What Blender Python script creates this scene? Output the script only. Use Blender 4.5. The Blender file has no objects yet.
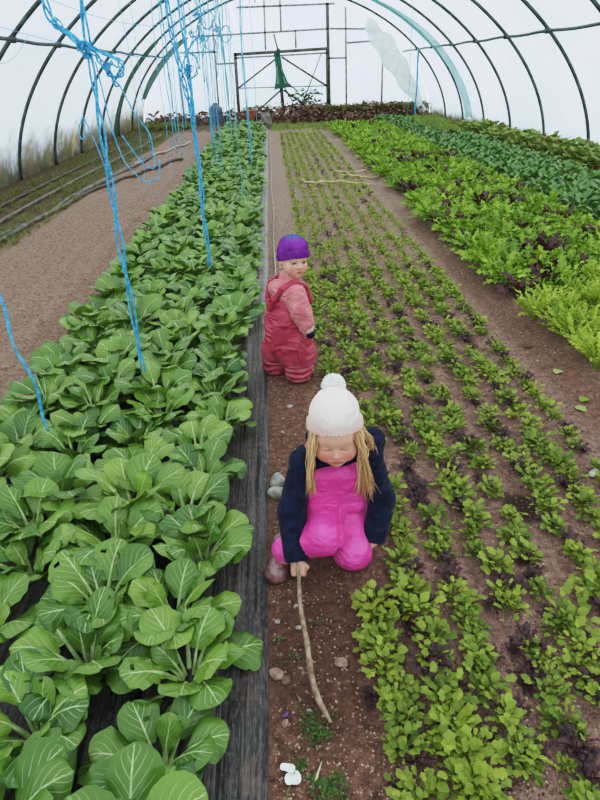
import bpy, math, random
import numpy as np
from mathutils import Vector, Matrix
PI = math.pi
COL = bpy.context.scene.collection
RS = np.random.RandomState(7)

# ------------------------------------------------------------------ helpers
def lin(r, g, b):
    f = lambda c: ((c/255)/12.92) if c/255 <= .04045 else (((c/255)+.055)/1.055)**2.4
    return (f(r), f(g), f(b), 1.0)

def tag(o, label=None, cat=None, group=None, kind=None):
    if label: o['label'] = label
    if cat: o['category'] = cat
    if group: o['group'] = group
    if kind: o['kind'] = kind
    return o

def link(name, data, parent=None, loc=None):
    o = bpy.data.objects.new(name, data)
    COL.objects.link(o)
    if parent is not None: o.parent = parent
    if loc is not None: o.location = loc
    return o

ORD = ['first','second','third','fourth','fifth','sixth','seventh','eighth','ninth','tenth','eleventh','twelfth','thirteenth',
 'fourteenth','fifteenth','sixteenth','seventeenth','eighteenth','nineteenth','twentieth']
TENS = {20:'twenty',30:'thirty',40:'forty',50:'fifty',60:'sixty',70:'seventy'}
TENTH = {30:'thirtieth',40:'fortieth',50:'fiftieth',60:'sixtieth',70:'seventieth'}
def nth(n):
    if n <= 20: return ORD[n-1]
    t = n//10*10
    return TENTH[t] if n == t else TENS[t]+'-'+ORD[n-t-1]

class MB:
    """collects quads / polygons, builds ONE mesh"""
    def __init__(s):
        s.v=[]; s.f=[]; s.a=[]; s.n=0; s.q=[]
    def quads(s, v, q, attr=None):
        v=np.asarray(v,float).reshape(-1,3); q=np.asarray(q,int).reshape(-1,4)
        s.v.append(v); s.q.append(q+s.n)
        s.a.append(np.zeros((len(v),3)) if attr is None else np.asarray(attr,float).reshape(-1,3))
        s.n+=len(v)
    def tube(s, pts, r, n=6, attr=None, cap=True, flat=1.0):
        pts=np.asarray(pts,float); m=len(pts)
        r=np.broadcast_to(np.asarray(r,float),(m,))
        t=np.gradient(pts,axis=0); t/=np.linalg.norm(t,axis=1)[:,None]+1e-9
        up=np.array([0,0,1.]) if abs(t[0][2])<.9 else np.array([1.,0,0])
        rings=[]; a=np.linspace(0,2*PI,n,endpoint=False)
        s1=np.cross(t[0],up); s1/=np.linalg.norm(s1)
        for i in range(m):
            s1=s1-t[i]*(s1@t[i]); s1/=np.linalg.norm(s1)+1e-9
            s2=np.cross(t[i],s1)
            rings.append(pts[i]+r[i]*(np.cos(a)[:,None]*s1+flat*np.sin(a)[:,None]*s2))
        v=np.concatenate(rings); q=[]
        for i in range(m-1):
            for j in range(n):
                k=(j+1)%n
                q.append((i*n+j,i*n+k,(i+1)*n+k,(i+1)*n+j))
        if cap:
            c0=len(v); v=np.concatenate([v,pts[:1],pts[-1:]])
            for j in range(0,n,2):
                q.append((c0,(j+2)%n,(j+1)%n,j)); b=(m-1)*n
                q.append((c0+1,b+j,b+(j+1)%n,b+(j+2)%n))
        at=None
        if attr is not None: at=np.tile(np.asarray(attr,float),(len(v),1))
        s.quads(v,q,at)
    def box(s, lo, hi, attr=None, R=None, c=None):
        x0,y0,z0=lo; x1,y1,z1=hi
        v=np.array([(x0,y0,z0),(x1,y0,z0),(x1,y1,z0),(x0,y1,z0),(x0,y0,z1),(x1,y0,z1),(x1,y1,z1),(x0,y1,z1)],float)
        if R is not None: v=v@np.asarray(R).T
        if c is not None: v=v+np.asarray(c)
        s.quads(v,[(3,2,1,0),(4,5,6,7),(0,1,5,4),(1,2,6,5),(2,3,7,6),(3,0,4,7)],None if attr is None else np.tile(attr,(8,1)))
    def arrays(s):
        return np.concatenate(s.v),np.concatenate(s.q),np.concatenate(s.a)
    def mesh(s, name, mats, smooth=True):
        return mesh_from(name,*s.arrays(),mats=mats,smooth=smooth)
    def build(s, name, mats, parent=None, loc=None, smooth=True):
        return link(name, s.mesh(name,mats,smooth), parent, loc)

def mesh_from(name, v, q, a=None, mats=(), smooth=True, col=None):
    me=bpy.data.meshes.new(name)
    v=np.asarray(v,np.float32); q=np.asarray(q,np.int32)
    me.vertices.add(len(v)); me.vertices.foreach_set('co',v.ravel())
    me.loops.add(q.size); me.loops.foreach_set('vertex_index',q.ravel())
    me.polygons.add(len(q)); me.polygons.foreach_set('loop_start',np.arange(0,q.size,4,dtype=np.int32))
    me.polygons.foreach_set('loop_total',np.full(len(q),4,np.int32))
    me.update(calc_edges=True); me.validate()
    if smooth: me.polygons.foreach_set('use_smooth',np.ones(len(me.polygons),bool))
    if a is not None and len(me.vertices)==len(a):
        at=me.attributes.new('leaf','FLOAT_VECTOR','POINT'); at.data.foreach_set('vector',np.asarray(a,np.float32).ravel())
    if col is not None:
        at=me.attributes.new('tint','FLOAT_COLOR','POINT'); at.data.foreach_set('color',np.asarray(col,np.float32).ravel())
    for m in (mats if isinstance(mats,(list,tuple)) else [mats]): me.materials.append(m)
    return me

def vnoise(p, seed=0):
    """smooth value noise of points p (...,3) in 0..1"""
    p=np.asarray(p,float); i=np.floor(p).astype(np.int64); f=p-i; f=f*f*(3-2*f)
    def h(a,b,c):
        n=(a*374761393+b*668265263+c*2147483647+seed*974711)&0x7fffffff
        n=((n^(n>>13))*1274126177)&0x7fffffff
        return ((n^(n>>16))&0xffff)/65535.
    x,y,z=i[...,0],i[...,1],i[...,2]; fx,fy,fz=f[...,0],f[...,1],f[...,2]
    L=lambda a,b,t:a+(b-a)*t
    return L(L(L(h(x,y,z),h(x+1,y,z),fx),L(h(x,y+1,z),h(x+1,y+1,z),fx),fy),
             L(L(h(x,y,z+1),h(x+1,y,z+1),fx),L(h(x,y+1,z+1),h(x+1,y+1,z+1),fx),fy),fz)

# ------------------------------------------------------------------ material tools
class NT:
    def __init__(s,name):
        s.m=bpy.data.materials.new(name); s.m.use_nodes=True; s.t=s.m.node_tree; s.t.nodes.clear()
        s.out=s.t.nodes.new('ShaderNodeOutputMaterial')
    def n(s,typ,ins={},**kw):
        nd=s.t.nodes.new('ShaderNode'+typ)
        for k,v in kw.items(): setattr(nd,k,v)
        for k,v in ins.items():
            sock=nd.inputs[k]
            if hasattr(v,'links') or isinstance(v,bpy.types.NodeSocket): s.t.links.new(v,sock)
            else: sock.default_value=v
        return nd
    def math(s,op,a,b=0.0,c=None,clamp=False):
        ins={0:a,1:b}
        if c is not None: ins[2]=c
        return s.n('Math',ins,operation=op,use_clamp=clamp).outputs[0]
    def mix(s,f,a,b,blend='MIX'):
        nd=s.n('Mix',{},data_type='RGBA',blend_type=blend)
        for k,v in ((0,f),(6,a),(7,b)):
            if isinstance(v,bpy.types.NodeSocket): s.t.links.new(v,nd.inputs[k])
            else: nd.inputs[k].default_value=v
        return nd.outputs[2]
    def ramp(s,f,lo,hi):
        return s.n('MapRange',{0:f,1:lo,2:hi},clamp=True,interpolation_type='SMOOTHSTEP').outputs[0]
    def noise(s,scale,detail=3,vec=None,rough=.55):
        ins={'Scale':scale,'Detail':detail,'Roughness':rough}
        if vec is not None: ins['Vector']=vec
        return s.n('TexNoise',ins).outputs[0]
    def obj(s): return s.n('TexCoord').outputs['Object']
    def pos(s): return s.n('NewGeometry').outputs['Position']
    def xyz(s,v): 
        o=s.n('SeparateXYZ',{0:v}).outputs; return o[0],o[1],o[2]
    def bump(s,h,strength=.3,dist=.01):
        return s.n('Bump',{'Height':h,'Strength':strength,'Distance':dist}).outputs[0]
    def bsdf(s,color,rough=.6,normal=None,spec=.5,**kw):
        ins={'Base Color':color,'Roughness':rough,'Specular IOR Level':spec}
        if normal is not None: ins['Normal']=normal
        ins.update(kw)
        return s.n('BsdfPrincipled',ins).outputs[0]
    def done(s,sh):
        s.t.links.new(sh,s.out.inputs[0]); return s.m

def simple(name,c1,c2=None,scale=15,rough=.7,bs=0,bscale=60,bd=.004,spec=.4,**kw):
    t=NT(name); v=t.obj()
    c=t.mix(t.ramp(t.noise(scale,3,v),.35,.65),c1,c2) if c2 else c1
    nm=t.bump(t.noise(bscale,4,v),bs,bd) if bs else None
    return t.done(t.bsdf(c,rough,nm,spec,**kw))

def leafmat(name,c_lo,c_hi,vein=None,gloss=.45,trans=.2,nside=6,purple=None,vw=.05,spec=.5,slant=.30,puck=40):
    t=NT(name)
    u,v,r=t.xyz(t.n('Attribute',attribute_name='leaf').outputs['Vector'])
    av=t.math('ABSOLUTE',v)
    rnd=t.n('ObjectInfo').outputs['Random']
    nz=t.noise(9,3,t.obj())
    f=t.math('ADD',t.math('MULTIPLY',r,.55),t.math('ADD',t.math('MULTIPLY',nz,.45),t.math('MULTIPLY',t.math('SUBTRACT',rnd,.5),.35)),clamp=True)
    c=t.mix(f,c_lo,c_hi)
    if purple is not None:
        c=t.mix(t.ramp(t.math('ADD',r,t.math('MULTIPLY',t.math('SUBTRACT',nz,.5),.8)),purple[0],purple[0]+.12),c,purple[1])
    h=t.noise(puck,2,t.obj())
    if vein is not None and nside:
        wid=t.math('MULTIPLY_ADD',u,-vw*.75,vw)
        mid=t.math('SUBTRACT',1.0,t.math('DIVIDE',av,wid),clamp=True)
        mid=t.ramp(mid,0.,.5)
        ph=t.math('FRACT',t.math('MULTIPLY',t.math('SUBTRACT',u,t.math('MULTIPLY',av,slant)),nside))
        d=t.math('ABSOLUTE',t.math('SUBTRACT',ph,.5))
        side=t.math('MULTIPLY',t.ramp(d,.10,.03),t.ramp(av,.95,.25))
        allv=t.math('MAXIMUM',mid,t.math('MULTIPLY',side,.5))
        c=t.mix(allv,c,vein)
        h=t.math('SUBTRACT',t.math('MULTIPLY',h,.3),allv)
    nm=t.bump(h,.35,.004)
    b=t.bsdf(c,gloss,nm,spec)
    tr=t.n('BsdfTranslucent',{'Color':t.mix(.5,c,c_hi)}).outputs[0]
    return t.done(t.n('MixShader',{0:trans,1:b,2:tr}).outputs[0])

# ------------------------------------------------------------------ camera (a phone held at 1.5 m, tilted down 29 degrees)
F=600.0; CAMZ=1.5
def cam_axes():
    roll=math.radians(2.0); p=math.radians(28.878); yaw=math.radians(1.711)
    fw=np.array([math.sin(yaw)*math.cos(p),math.cos(yaw)*math.cos(p),-math.sin(p)])
    r0=np.array([math.cos(yaw),-math.sin(yaw),0]); u0=np.cross(r0,fw)
    return r0*math.cos(roll)-u0*math.sin(roll), u0*math.cos(roll)+r0*math.sin(roll), fw
CR,CU,CF=cam_axes()
def proj(P):
    d=np.asarray(P,float)-np.array([0,0,CAMZ]); z=d@CF
    z=np.where(z>1e-3,z,1e-3)
    return 300+F*(d@CR)/z, 400-F*(d@CU)/z
def inview(x,y,z=.05,m=25):
    px,py=proj((x,y,z)); return -m<px<600+m and -m<py<800+m
cam=bpy.data.cameras.new('camera'); cam.sensor_fit='VERTICAL'; cam.sensor_height=24; cam.lens=24*F/800; cam.clip_end=200
co=link('camera',cam); co.matrix_world=Matrix(((CR[0],CU[0],-CF[0],0),(CR[1],CU[1],-CF[1],0),(CR[2],CU[2],-CF[2],CAMZ),(0,0,0,1)))
bpy.context.scene.camera=co
# ================================================================== LIGHT
w=bpy.data.worlds.new('overcast_sky'); bpy.context.scene.world=w; w.use_nodes=True
wt=w.node_tree; bg=wt.nodes['Background']
tc=wt.nodes.new('ShaderNodeTexCoord'); sp=wt.nodes.new('ShaderNodeSeparateXYZ'); wt.links.new(tc.outputs['Generated'],sp.inputs[0])
mr=wt.nodes.new('ShaderNodeMapRange'); wt.links.new(sp.outputs[2],mr.inputs[0]); mr.inputs[1].default_value=-.1; mr.inputs[2].default_value=.9
cr=wt.nodes.new('ShaderNodeMix'); cr.data_type='RGBA'; wt.links.new(mr.outputs[0],cr.inputs[0])
cr.inputs[6].default_value=(.80,.86,.93,1); cr.inputs[7].default_value=(1.0,1.0,1.0,1)
wt.links.new(cr.outputs[2],bg.inputs[0]); bg.inputs[1].default_value=2.2
su=bpy.data.lights.new('hazy_sun','SUN'); su.energy=1.6; su.angle=math.radians(60); su.color=(1,.98,.95)
so=link('hazy_sun',su); so.rotation_euler=(math.radians(-22),math.radians(14),0)
vs=bpy.context.scene.view_settings; vs.view_transform='Standard'; vs.look='None'; vs.exposure=0.0; vs.gamma=1.0
# phone-camera tone curve: lifts the middle tones, rolls off the bright film
vs.use_curve_mapping=True; cm=vs.curve_mapping; cm.use_clip=False; cm.extend='EXTRAPOLATED'
cc=cm.curves[3]; cc.points[0].location=(0,0); cc.points[1].location=(1.6,.90)
for p_ in ((.06,.058),(.22,.27),(.5,.56),(.9,.76)): cc.points.new(*p_)
for ch_,p_ in ((0,(.22,.234)),(2,(.22,.208))):
    c_=cm.curves[ch_]; c_.points[0].location=(0,0); c_.points[1].location=(1.6,1.6); c_.points.new(*p_); c_.points.new(.8,.8)
cm.update()

# ================================================================== GROUND
HOLE=(.889,1.793)
def gz(x,y):
    x=np.asarray(x,float); y=np.asarray(y,float)
    p=np.stack([x,y,np.zeros_like(x)],-1)
    z=(vnoise(p*7,1)-.5)*.016+(vnoise(p*22,2)-.5)*.010+(vnoise(p*55,5)-.5)*.006
    lb=np.clip((x+2.75)/.2,0,1)*np.clip((-1.35-x)/.15,0,1)
    z=z+lb*(.03+.018*np.sin(x*2*PI/.24+vnoise(p*[0,.8,0],3)*1.5)+.018*(vnoise(p*[9,5,0],4)-.5))
    rw=np.clip((x-.15)/.1,0,1)*np.clip((1.45-x)/.1,0,1)
    z=z+rw*.008*np.cos((x-.26)*2*PI/.1457)
    z=z-.02*np.exp(-((x-1.52)/.09)**2)
    z=z-.03*np.exp(-(((x-HOLE[0])/.05)**2+((y-HOLE[1])/.07)**2))
    bk=np.clip((x+1.45)/.1,0,1)*np.clip((-.03-x)/.05,0,1)
    return z*(1-.85*bk)
def soil_material():
    t=NT('soil'); P=t.pos(); x,y,z=t.xyz(P)
    n1=t.noise(5,4,P); n3=t.noise(170,3,P,.7); n2=t.ramp(t.math('ADD',t.math('MULTIPLY',t.noise(34,5,P,.7),.62),t.math('MULTIPLY',n3,.38)),.30,.70)
    path=t.mix(n2,lin(72,46,38),lin(150,112,95))
    rows=t.mix(n2,lin(92,64,58),lin(180,145,132))
    leftb=t.mix(n2,lin(108,82,70),lin(188,155,137))
    strip=t.mix(n2,lin(66,54,40),lin(126,108,80))
    f_r=t.ramp(t.math('ADD',x,t.math('MULTIPLY',t.math('SUBTRACT',n1,.5),.3)),.12,.42)
    c=t.mix(f_r,path,rows)
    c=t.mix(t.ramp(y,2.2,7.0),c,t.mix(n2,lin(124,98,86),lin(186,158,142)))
    # the dark, worked path between seedlings and lettuce
    c=t.mix(t.math('MULTIPLY',t.math('MULTIPLY',t.ramp(x,1.36,1.46),t.ramp(x,1.75,1.6)),t.ramp(y,9,3)),c,t.mix(n2,lin(92,64,54),lin(152,118,102)))
    c=t.mix(t.ramp(x,-1.0,-1.4),c,leftb)
    c=t.mix(t.ramp(t.math('ADD',x,t.math('MULTIPLY',n1,.3)),-2.55,-2.75),c,strip)
    c=t.mix(t.ramp(x,1.7,1.9),c,strip)
    c=t.mix(t.ramp(y,18.3,19.2),c,strip)
    # damp scuffed patch by the crouching child, and a wet hollow
    def spot(cx,cy,rx,ry):
        dx=t.math('DIVIDE',t.math('SUBTRACT',x,cx),rx); dy=t.math('DIVIDE',t.math('SUBTRACT',y,cy),ry)
        d=t.math('ADD',t.math('MULTIPLY',dx,dx),t.math('MULTIPLY',dy,dy))
        return t.ramp(t.math('ADD',d,t.math('MULTIPLY',t.math('SUBTRACT',n1,.5),.8)),1.2,.4)
    c=t.mix(t.math('MULTIPLY',spot(.07,1.2,.17,.33),.5),c,t.mix(n2,lin(56,34,28),lin(96,66,54)))
    c=t.mix(t.math('MULTIPLY',spot(HOLE[0],HOLE[1],.075,.1),.85),c,lin(45,33,28))
    # straw flecks and crumbs
    vo=t.n('TexVoronoi',{'Vector':P,'Scale':70.0,'Randomness':1.0})
    fl=t.math('MULTIPLY',t.ramp(vo.outputs['Distance'],.30,.16),t.math('GREATER_THAN',t.xyz(vo.outputs['Color'])[0],.80))
    c=t.mix(t.math('MULTIPLY',fl,.55),c,lin(190,168,148))
    vo2=t.n('TexVoronoi',{'Vector':P,'Scale':26.0,'Randomness':1.0})
    fl2=t.math('MULTIPLY',t.ramp(vo2.outputs['Distance'],.22,.12),t.math('GREATER_THAN',t.xyz(vo2.outputs['Color'])[1],.88))
    c=t.mix(t.math('MULTIPLY',fl2,.5),c,lin(176,152,134))
    h=t.math('ADD',t.math('MULTIPLY',n2,.6),t.math('MULTIPLY',n3,.7))
    return t.done(t.bsdf(c,.85,t.bump(h,.7,.016),.25))
SOIL=soil_material()
xs=np.unique(np.round(np.concatenate([np.linspace(-4.7,-2.8,30),np.linspace(-2.8,-1.3,75),np.linspace(-1.3,-.15,18),np.linspace(-.15,1.75,110),np.linspace(1.75,5.9,50)]),4))
ys=[-4.0]
while ys[-1]<23.2: ys.append(ys[-1]+max(.35 if ys[-1]<.2 else .013*max(ys[-1],1),.013))
ys=np.array(ys); GX,GY=np.meshgrid(xs,ys)
v=np.stack([GX,GY,gz(GX,GY)],-1).reshape(-1,3)
nx=len(xs); ii,jj=np.meshgrid(np.arange(len(ys)-1),np.arange(nx-1),indexing='ij'); b=(ii*nx+jj).ravel()
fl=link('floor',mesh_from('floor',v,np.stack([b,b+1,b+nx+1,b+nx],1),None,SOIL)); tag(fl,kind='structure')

# ================================================================== TUNNEL SHELL
TC,TA,TB,TP=.6,4.85,3.55,1.8
YEND=22.6
def arch(t,da=0.0):
    c,s=np.cos(t),np.sin(t)
    return TC+(TA+da)*np.sign(c)*np.abs(c)**(2/TP), (TB+da)*np.abs(s)**(2/TP)
def arch_z(x,da=0):
    q=np.abs((np.asarray(x)-TC)/(TA+da)); return (TB+da)*np.clip(1-q**TP,0,1)**(1/TP)
def film_material(name,tint,stain=1.0):
    t=NT(name); P=t.pos(); x,y,z=t.xyz(P)
    n=t.noise(1.7,7,P,.72)
    st=t.noise(3.0,5,t.n('Mapping',{'Vector':P,'Scale':(3.,3.,.5)}).outputs[0])
    c=t.mix(t.ramp(st,.35,.75),tint,(tint[0]*.82,tint[1]*.87,tint[2]*.91,1)); c=t.mix(t.ramp(t.noise(.55,5,P,.6),.35,.70),c,(tint[0]*.80,tint[1]*.87,tint[2]*.92,1))
    # algae and mud splash low on the sheet
    e=t.math('SUBTRACT',z,t.math('MULTIPLY',t.math('SUBTRACT',n,.42),1.5*stain))
    low=t.ramp(e,.70*stain,.0)
    c=t.mix(t.math('MULTIPLY',low,.96),c,t.mix(t.ramp(n,.3,.7),lin(26,26,20),lin(92,92,66)))
    yl=t.math('MULTIPLY',t.ramp(t.noise(1.1,4,P),.58,.72),t.ramp(z,1.6,.3))
    c=t.mix(t.math('MULTIPLY',yl,.35*stain),c,lin(196,190,130))
    wr=t.noise(2.2,4,t.n('Mapping',{'Vector':P,'Scale':(1.,.35,1.)}).outputs[0])
    nm=t.bump(wr,.6,.14)
    d=t.n('BsdfDiffuse',{'Color':c,'Normal':nm}).outputs[0]
    tr=t.n('BsdfTranslucent',{'Color':c,'Normal':nm}).outputs[0]
    return t.done(t.n('MixShader',{0:.62,1:d,2:tr}).outputs[0])
FILM=film_material('tunnel_film',(.66,.75,.79,1)); FILMR=film_material('tunnel_film_right',(.69,.80,.85,1),.35); GABLE=film_material('gable_film',(.78,.90,.96,1),.3)
ZCUT=2.0
tt=np.linspace(0,PI,73); ax,az=arch(tt,.05)
yy=np.arange(-4.0,YEND+.1,.475)
def arch_sheet(name,sel,mat):
    idx=np.where(sel)[0]; A=len(idx)
    ph=(yy-10.9)/1.9*2*PI
    sag=-.035*(1-np.cos(ph))/2
    v=[]
    for k,y in enumerate(yy):
        X,Z=arch(tt[idx],.05+sag[k]); v.append(np.stack([X,np.full(A,y),Z-.02],-1))
    v=np.concatenate(v); q=[]
    for k in range(len(yy)-1):
        for j in range(A-1): q.append((k*A+j,k*A+j+1,(k+1)*A+j+1,(k+1)*A+j))
    return tag(link(name,mesh_from(name,v,q,None,mat)),kind='structure')
i_r=np.where((az>=ZCUT)&(ax>TC))[0][0]; i_l=np.where((az>=ZCUT)&(ax<TC))[0][-1]
I=np.arange(len(tt))
arch_sheet('wall_right',I<=i_r,FILMR); arch_sheet('wall_left',I>=i_l,FILM); arch_sheet('ceiling',(I>=i_r)&(I<=i_l),FILMR)
def gable(name,y,mat):
    X=np.linspace(TC-TA-.04,TC+TA+.04,40); U=np.linspace(0,1,14)
    v=np.array([(x,y+.03*math.sin(x*3+u*4),u*max(float(arch_z(x,.04)),.02)) for x in X for u in U])
    q=[(i*14+j,(i+1)*14+j,(i+1)*14+j+1,i*14+j+1) for i in range(39) for j in range(13)]
    return tag(link(name,mesh_from(name,v,q,None,mat)),kind='structure')
gable('wall_end',YEND,GABLE); gable('wall_front',-4.0,GABLE)

STEEL=simple('weathered_steel',lin(58,70,72),lin(88,100,101),6,.5,.15,80,.002,.5,Metallic=.35)
hoopY=[10.9+1.9*k for k in range(-4,6)]
names=['','','','','nearest hoop whose foot shows on the left film','second','third','fourth','fifth','last']
for k,y in enumerate(hoopY):
    mb=MB(); t2=np.linspace(.0,PI,64); X,Z=arch(t2,0.0); Z=Z-.03
    mb.tube(np.stack([X,np.full(64,y),Z],-1),.029,8)
    h=mb.build('tunnel_hoop',STEEL)
    n=k-4
    lab=('grey steel tunnel hoop arching overhead near the photographer' if n<-1 else
         'grey steel hoop crossing the top left corner of the photo' if n==-1 else
         f'grey steel tunnel hoop, {nth(n+1)} from the front of those with feet in view')
    tag(h,lab,'hoop','steel hoops of the polytunnel')
    for sx in (-1,1):      # clamps that hold the side rails
        X0=-3.2 if sx<0 else 4.43
        cb=MB(); cb.tube([(X0,y-.05,float(arch_z(X0))-.06),(X0,y+.05,float(arch_z(X0))-.06)],.045,8); cb.build('clamp',STEEL,h)
for X0,lab in ((-3.2,'long steel side rail running along the left tunnel wall'),(4.43,'long steel side rail running along the right tunnel wall')):
    mb=MB(); z=float(arch_z(X0))-.07
    mb.tube([(X0,y,z+.01*math.sin(y*3)) for y in np.linspace(-4,YEND-.1,60)],.024,8)
    tag(mb.build('side_rail',STEEL),lab,'rail','side rails of the polytunnel')
mb=MB(); mb.tube([(TC-.9,y,float(arch_z(TC-.9))-.08) for y in np.linspace(-4,YEND-.1,30)],.022,8)
tag(mb.build('ridge_rail',STEEL),'thin steel rail running just under the crown of the tunnel','rail')

# ---------------- gable frame of grey timber, double door
WOOD=simple('grey_timber',lin(128,122,118),lin(168,162,156),8,.75,.3,40,.003)
DKWOOD=simple('dark_timber',lin(84,78,74),lin(118,110,104),8,.8,.3,40,.003)
def bar(mb,a,b,w=.06,d=.06):
    a=np.array(a,float); b=np.array(b,float); L=np.linalg.norm(b-a); t=(b-a)/L
    n=np.array([0,1.,0]); s=np.cross(t,n); R=np.stack([s,n,t],1)
    mb.box((-w/2,-d/2,0),(w/2,d/2,L),None,R,a)
GY=YEND-.06
gf=link('gable_frame',None,loc=(0,GY,0)); tag(gf,'grey timber framework of posts and rails on the far end wall','frame')
def gpart(name,a,b,w=.055,m=WOOD,par=gf):
    mb=MB(); bar(mb,(a[0],0,a[1]),(b[0],0,b[1]),w); return mb.build(name,m,par,smooth=False)
for a,b in [((-1.72,0),(-1.69,2.94)),((-2.9,0),(-2.91,2.01)),((-2.15,2.5),(-2.12,2.95)),((-.05,2.07),(-.02,3.42)),((.48,2.58),(.48,3.41)),((.94,2.1),(.94,2.6)),((2.6,0),(2.55,3.2)),((3.79,0),(3.78,2.24))]:
    gpart('post',a,b)
gpart('post',(2.02,0),(1.97,3.3),.1,DKWOOD)
for a,b in [((-2.43,2.5),(2.0,2.60)),((2.05,2.6),(3.6,2.55)),((-2.81,2.07),(-1.65,2.06)),((-1.68,1.72),(-1.1,1.73)),((2.6,2.19),(3.77,2.24)),((2.0,1.78),(2.57,1.77)),((-.9,3.25),(2.2,3.27))]:
    gpart('rail',a,b)
dr=link('door_1',None,loc=(0,GY-.08,0)); tag(dr,kind='structure')
gpart('door_post',(-1.05,0),(-1.04,2.02),.1,DKWOOD,dr); gpart('door_post',(.46,0),(.36,2.1),.11,DKWOOD,dr); gpart('door_post',(1.94,0),(1.93,2.02),.06,DKWOOD,dr)
gpart('top_beam',(-1.06,1.97),(2.0,2.05),.09,DKWOOD,dr); gpart('top_beam',(-1.06,1.87),(1.98,1.93),.05,WOOD,dr)
gpart('brace',(-1.0,1.01),(.34,1.85),.055,DKWOOD,dr); gpart('brace',(-.75,.05),(.42,.92),.055,DKWOOD,dr)
gpart('brace',(.46,1.86),(1.92,.98),.06,DKWOOD,dr); gpart('brace',(.48,.9),(1.5,.2),.055,DKWOOD,dr); gpart('brace',(1.75,1.9),(1.05,.35),.035,WOOD,dr)
gpart('middle_rail',(-1.02,1.0),(1.94,.98),.035,WOOD,dr)
mb=MB(); mb.box((.2,-.09,.98),(.72,-.06,1.09)); mb.build('latch_board',simple('rusty_board',lin(140,108,92),lin(170,140,124),9),dr,smooth=False)
mb=MB(); bar(mb,(.34,0,2.1),(.24,0,2.5),.05); mb.build('post_tip',DKWOOD,dr,smooth=False)
# ================================================================== PLANTS
def leaf_surface(rng, az, el0, bend, Lp, L, W, prof, cup=.25, ruf=.0, rn=3, nu=9, nv=5, base=(0,0,0), twist=0.0, rnd=None, pw=1.4):
    """a leaf on its petiole: returns blade verts, quads, attr and the petiole's centre line"""
    ns=6
    s=np.concatenate([np.linspace(0,Lp,ns)[:-1],Lp+L*(1-(1-np.linspace(0,1,nu))**1.35 if prof is P_OBOV else np.linspace(0,1,nu))]); tot=Lp+L
    el=el0-bend*(s/tot)**pw
    ds=np.diff(s); hx=np.concatenate([[0],np.cumsum(np.cos(el[:-1])*ds)]); hz=np.concatenate([[0],np.cumsum(np.sin(el[:-1])*ds)])
    ca,sa=math.cos(az),math.sin(az)
    C=np.stack([base[0]+hx*ca,base[1]+hx*sa,base[2]+hz],1)
    T=np.stack([np.cos(el)*ca,np.cos(el)*sa,np.sin(el)],1)
    S=np.tile([-sa,ca,0.],(len(s),1)); N=np.cross(T,S); N=-N
    N=np.cross(S,T)*-1
    N=np.where(True,np.cross(T,S),0)   # points up / inwards over the leaf's face
    if twist:
        c,sn=math.cos(twist),math.sin(twist); S,N=S*c+N*sn,N*c-S*sn
    u=1-(1-np.linspace(0,1,nu))**1.35 if prof is P_OBOV else np.linspace(0,1,nu); vv=np.linspace(-1,1,nv)
    w=prof(u)*W/2
    ph=rng.uniform(0,6.28,2)
    bl=slice(ns-1,None)
    U,V=np.meshgrid(u,vv,indexing='ij')
    off=cup*w[:,None]*V**2 + ruf*np.abs(V)**1.5*np.sin(U*rn*2*PI+np.where(V>0,ph[0],ph[1]))*W
    if prof is P_OBOV:
        kq=rng.uniform(0,50); off=off+W*.16*(vnoise(np.stack([U*4.5,V*2.2+kq,0*U+kq],-1),3)-.5)*(.25+np.abs(V)); w=w[:,None]*(1+.16*(vnoise(np.stack([U*9,np.sign(V)*3+kq,0*U],-1),5)-.5)*np.abs(V)); w=w
    else: w=w[:,None]
    P=C[bl][:,None,:]+S[bl][:,None,:]*(w*V)[...,None]+N[bl][:,None,:]*off[...,None]
    a=np.stack([U,V,np.full_like(U,rng.uniform() if rnd is None else rnd)],-1)
    q=[]
    for i in range(nu-1):
        for j in range(nv-1): q.append((i*nv+j,(i+1)*nv+j,(i+1)*nv+j+1,i*nv+j+1))
    return P.reshape(-1,3),np.array(q),a.reshape(-1,3),C,s
P_SPOON=lambda u: np.clip(np.sin(PI*np.clip(u,0,1)**.62)**.62*(.80+.25*u),.06,None)*np.where(u>.999,.25,1)
P_OBOV=lambda u: np.where(u<.6,.26+.74*np.sin(PI/2*np.clip(u/.6,0,1))**1.1,np.sqrt(np.clip(1-((u-.6)/.4)**2,.012,1)))
P_OVAL=lambda u: np.clip(np.sin(PI*np.clip(u,.03,.985)**.85)**.75,.05,None)
P_LANCE=lambda u: np.clip(np.sin(PI*np.clip(u,.03,.97)**.9),.08,None)
def P_LOBE(n,dep=.45): return lambda u: np.clip(np.sin(PI*np.clip(u,.05,.97)**1.15)**.8,.12,None)*(1-dep*(.5+.5*np.cos(u*n*2*PI)))
GREEN_VEIN=lin(190,208,150)
BOK=leafmat('bok_choy_leaf',lin(34,84,26),lin(136,170,66),GREEN_VEIN,.30,.18,5,vw=.085,spec=.6,slant=.62,puck=55)
STALK=simple('bok_choy_stalk',lin(140,168,104),lin(186,202,146),30,.4)

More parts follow.
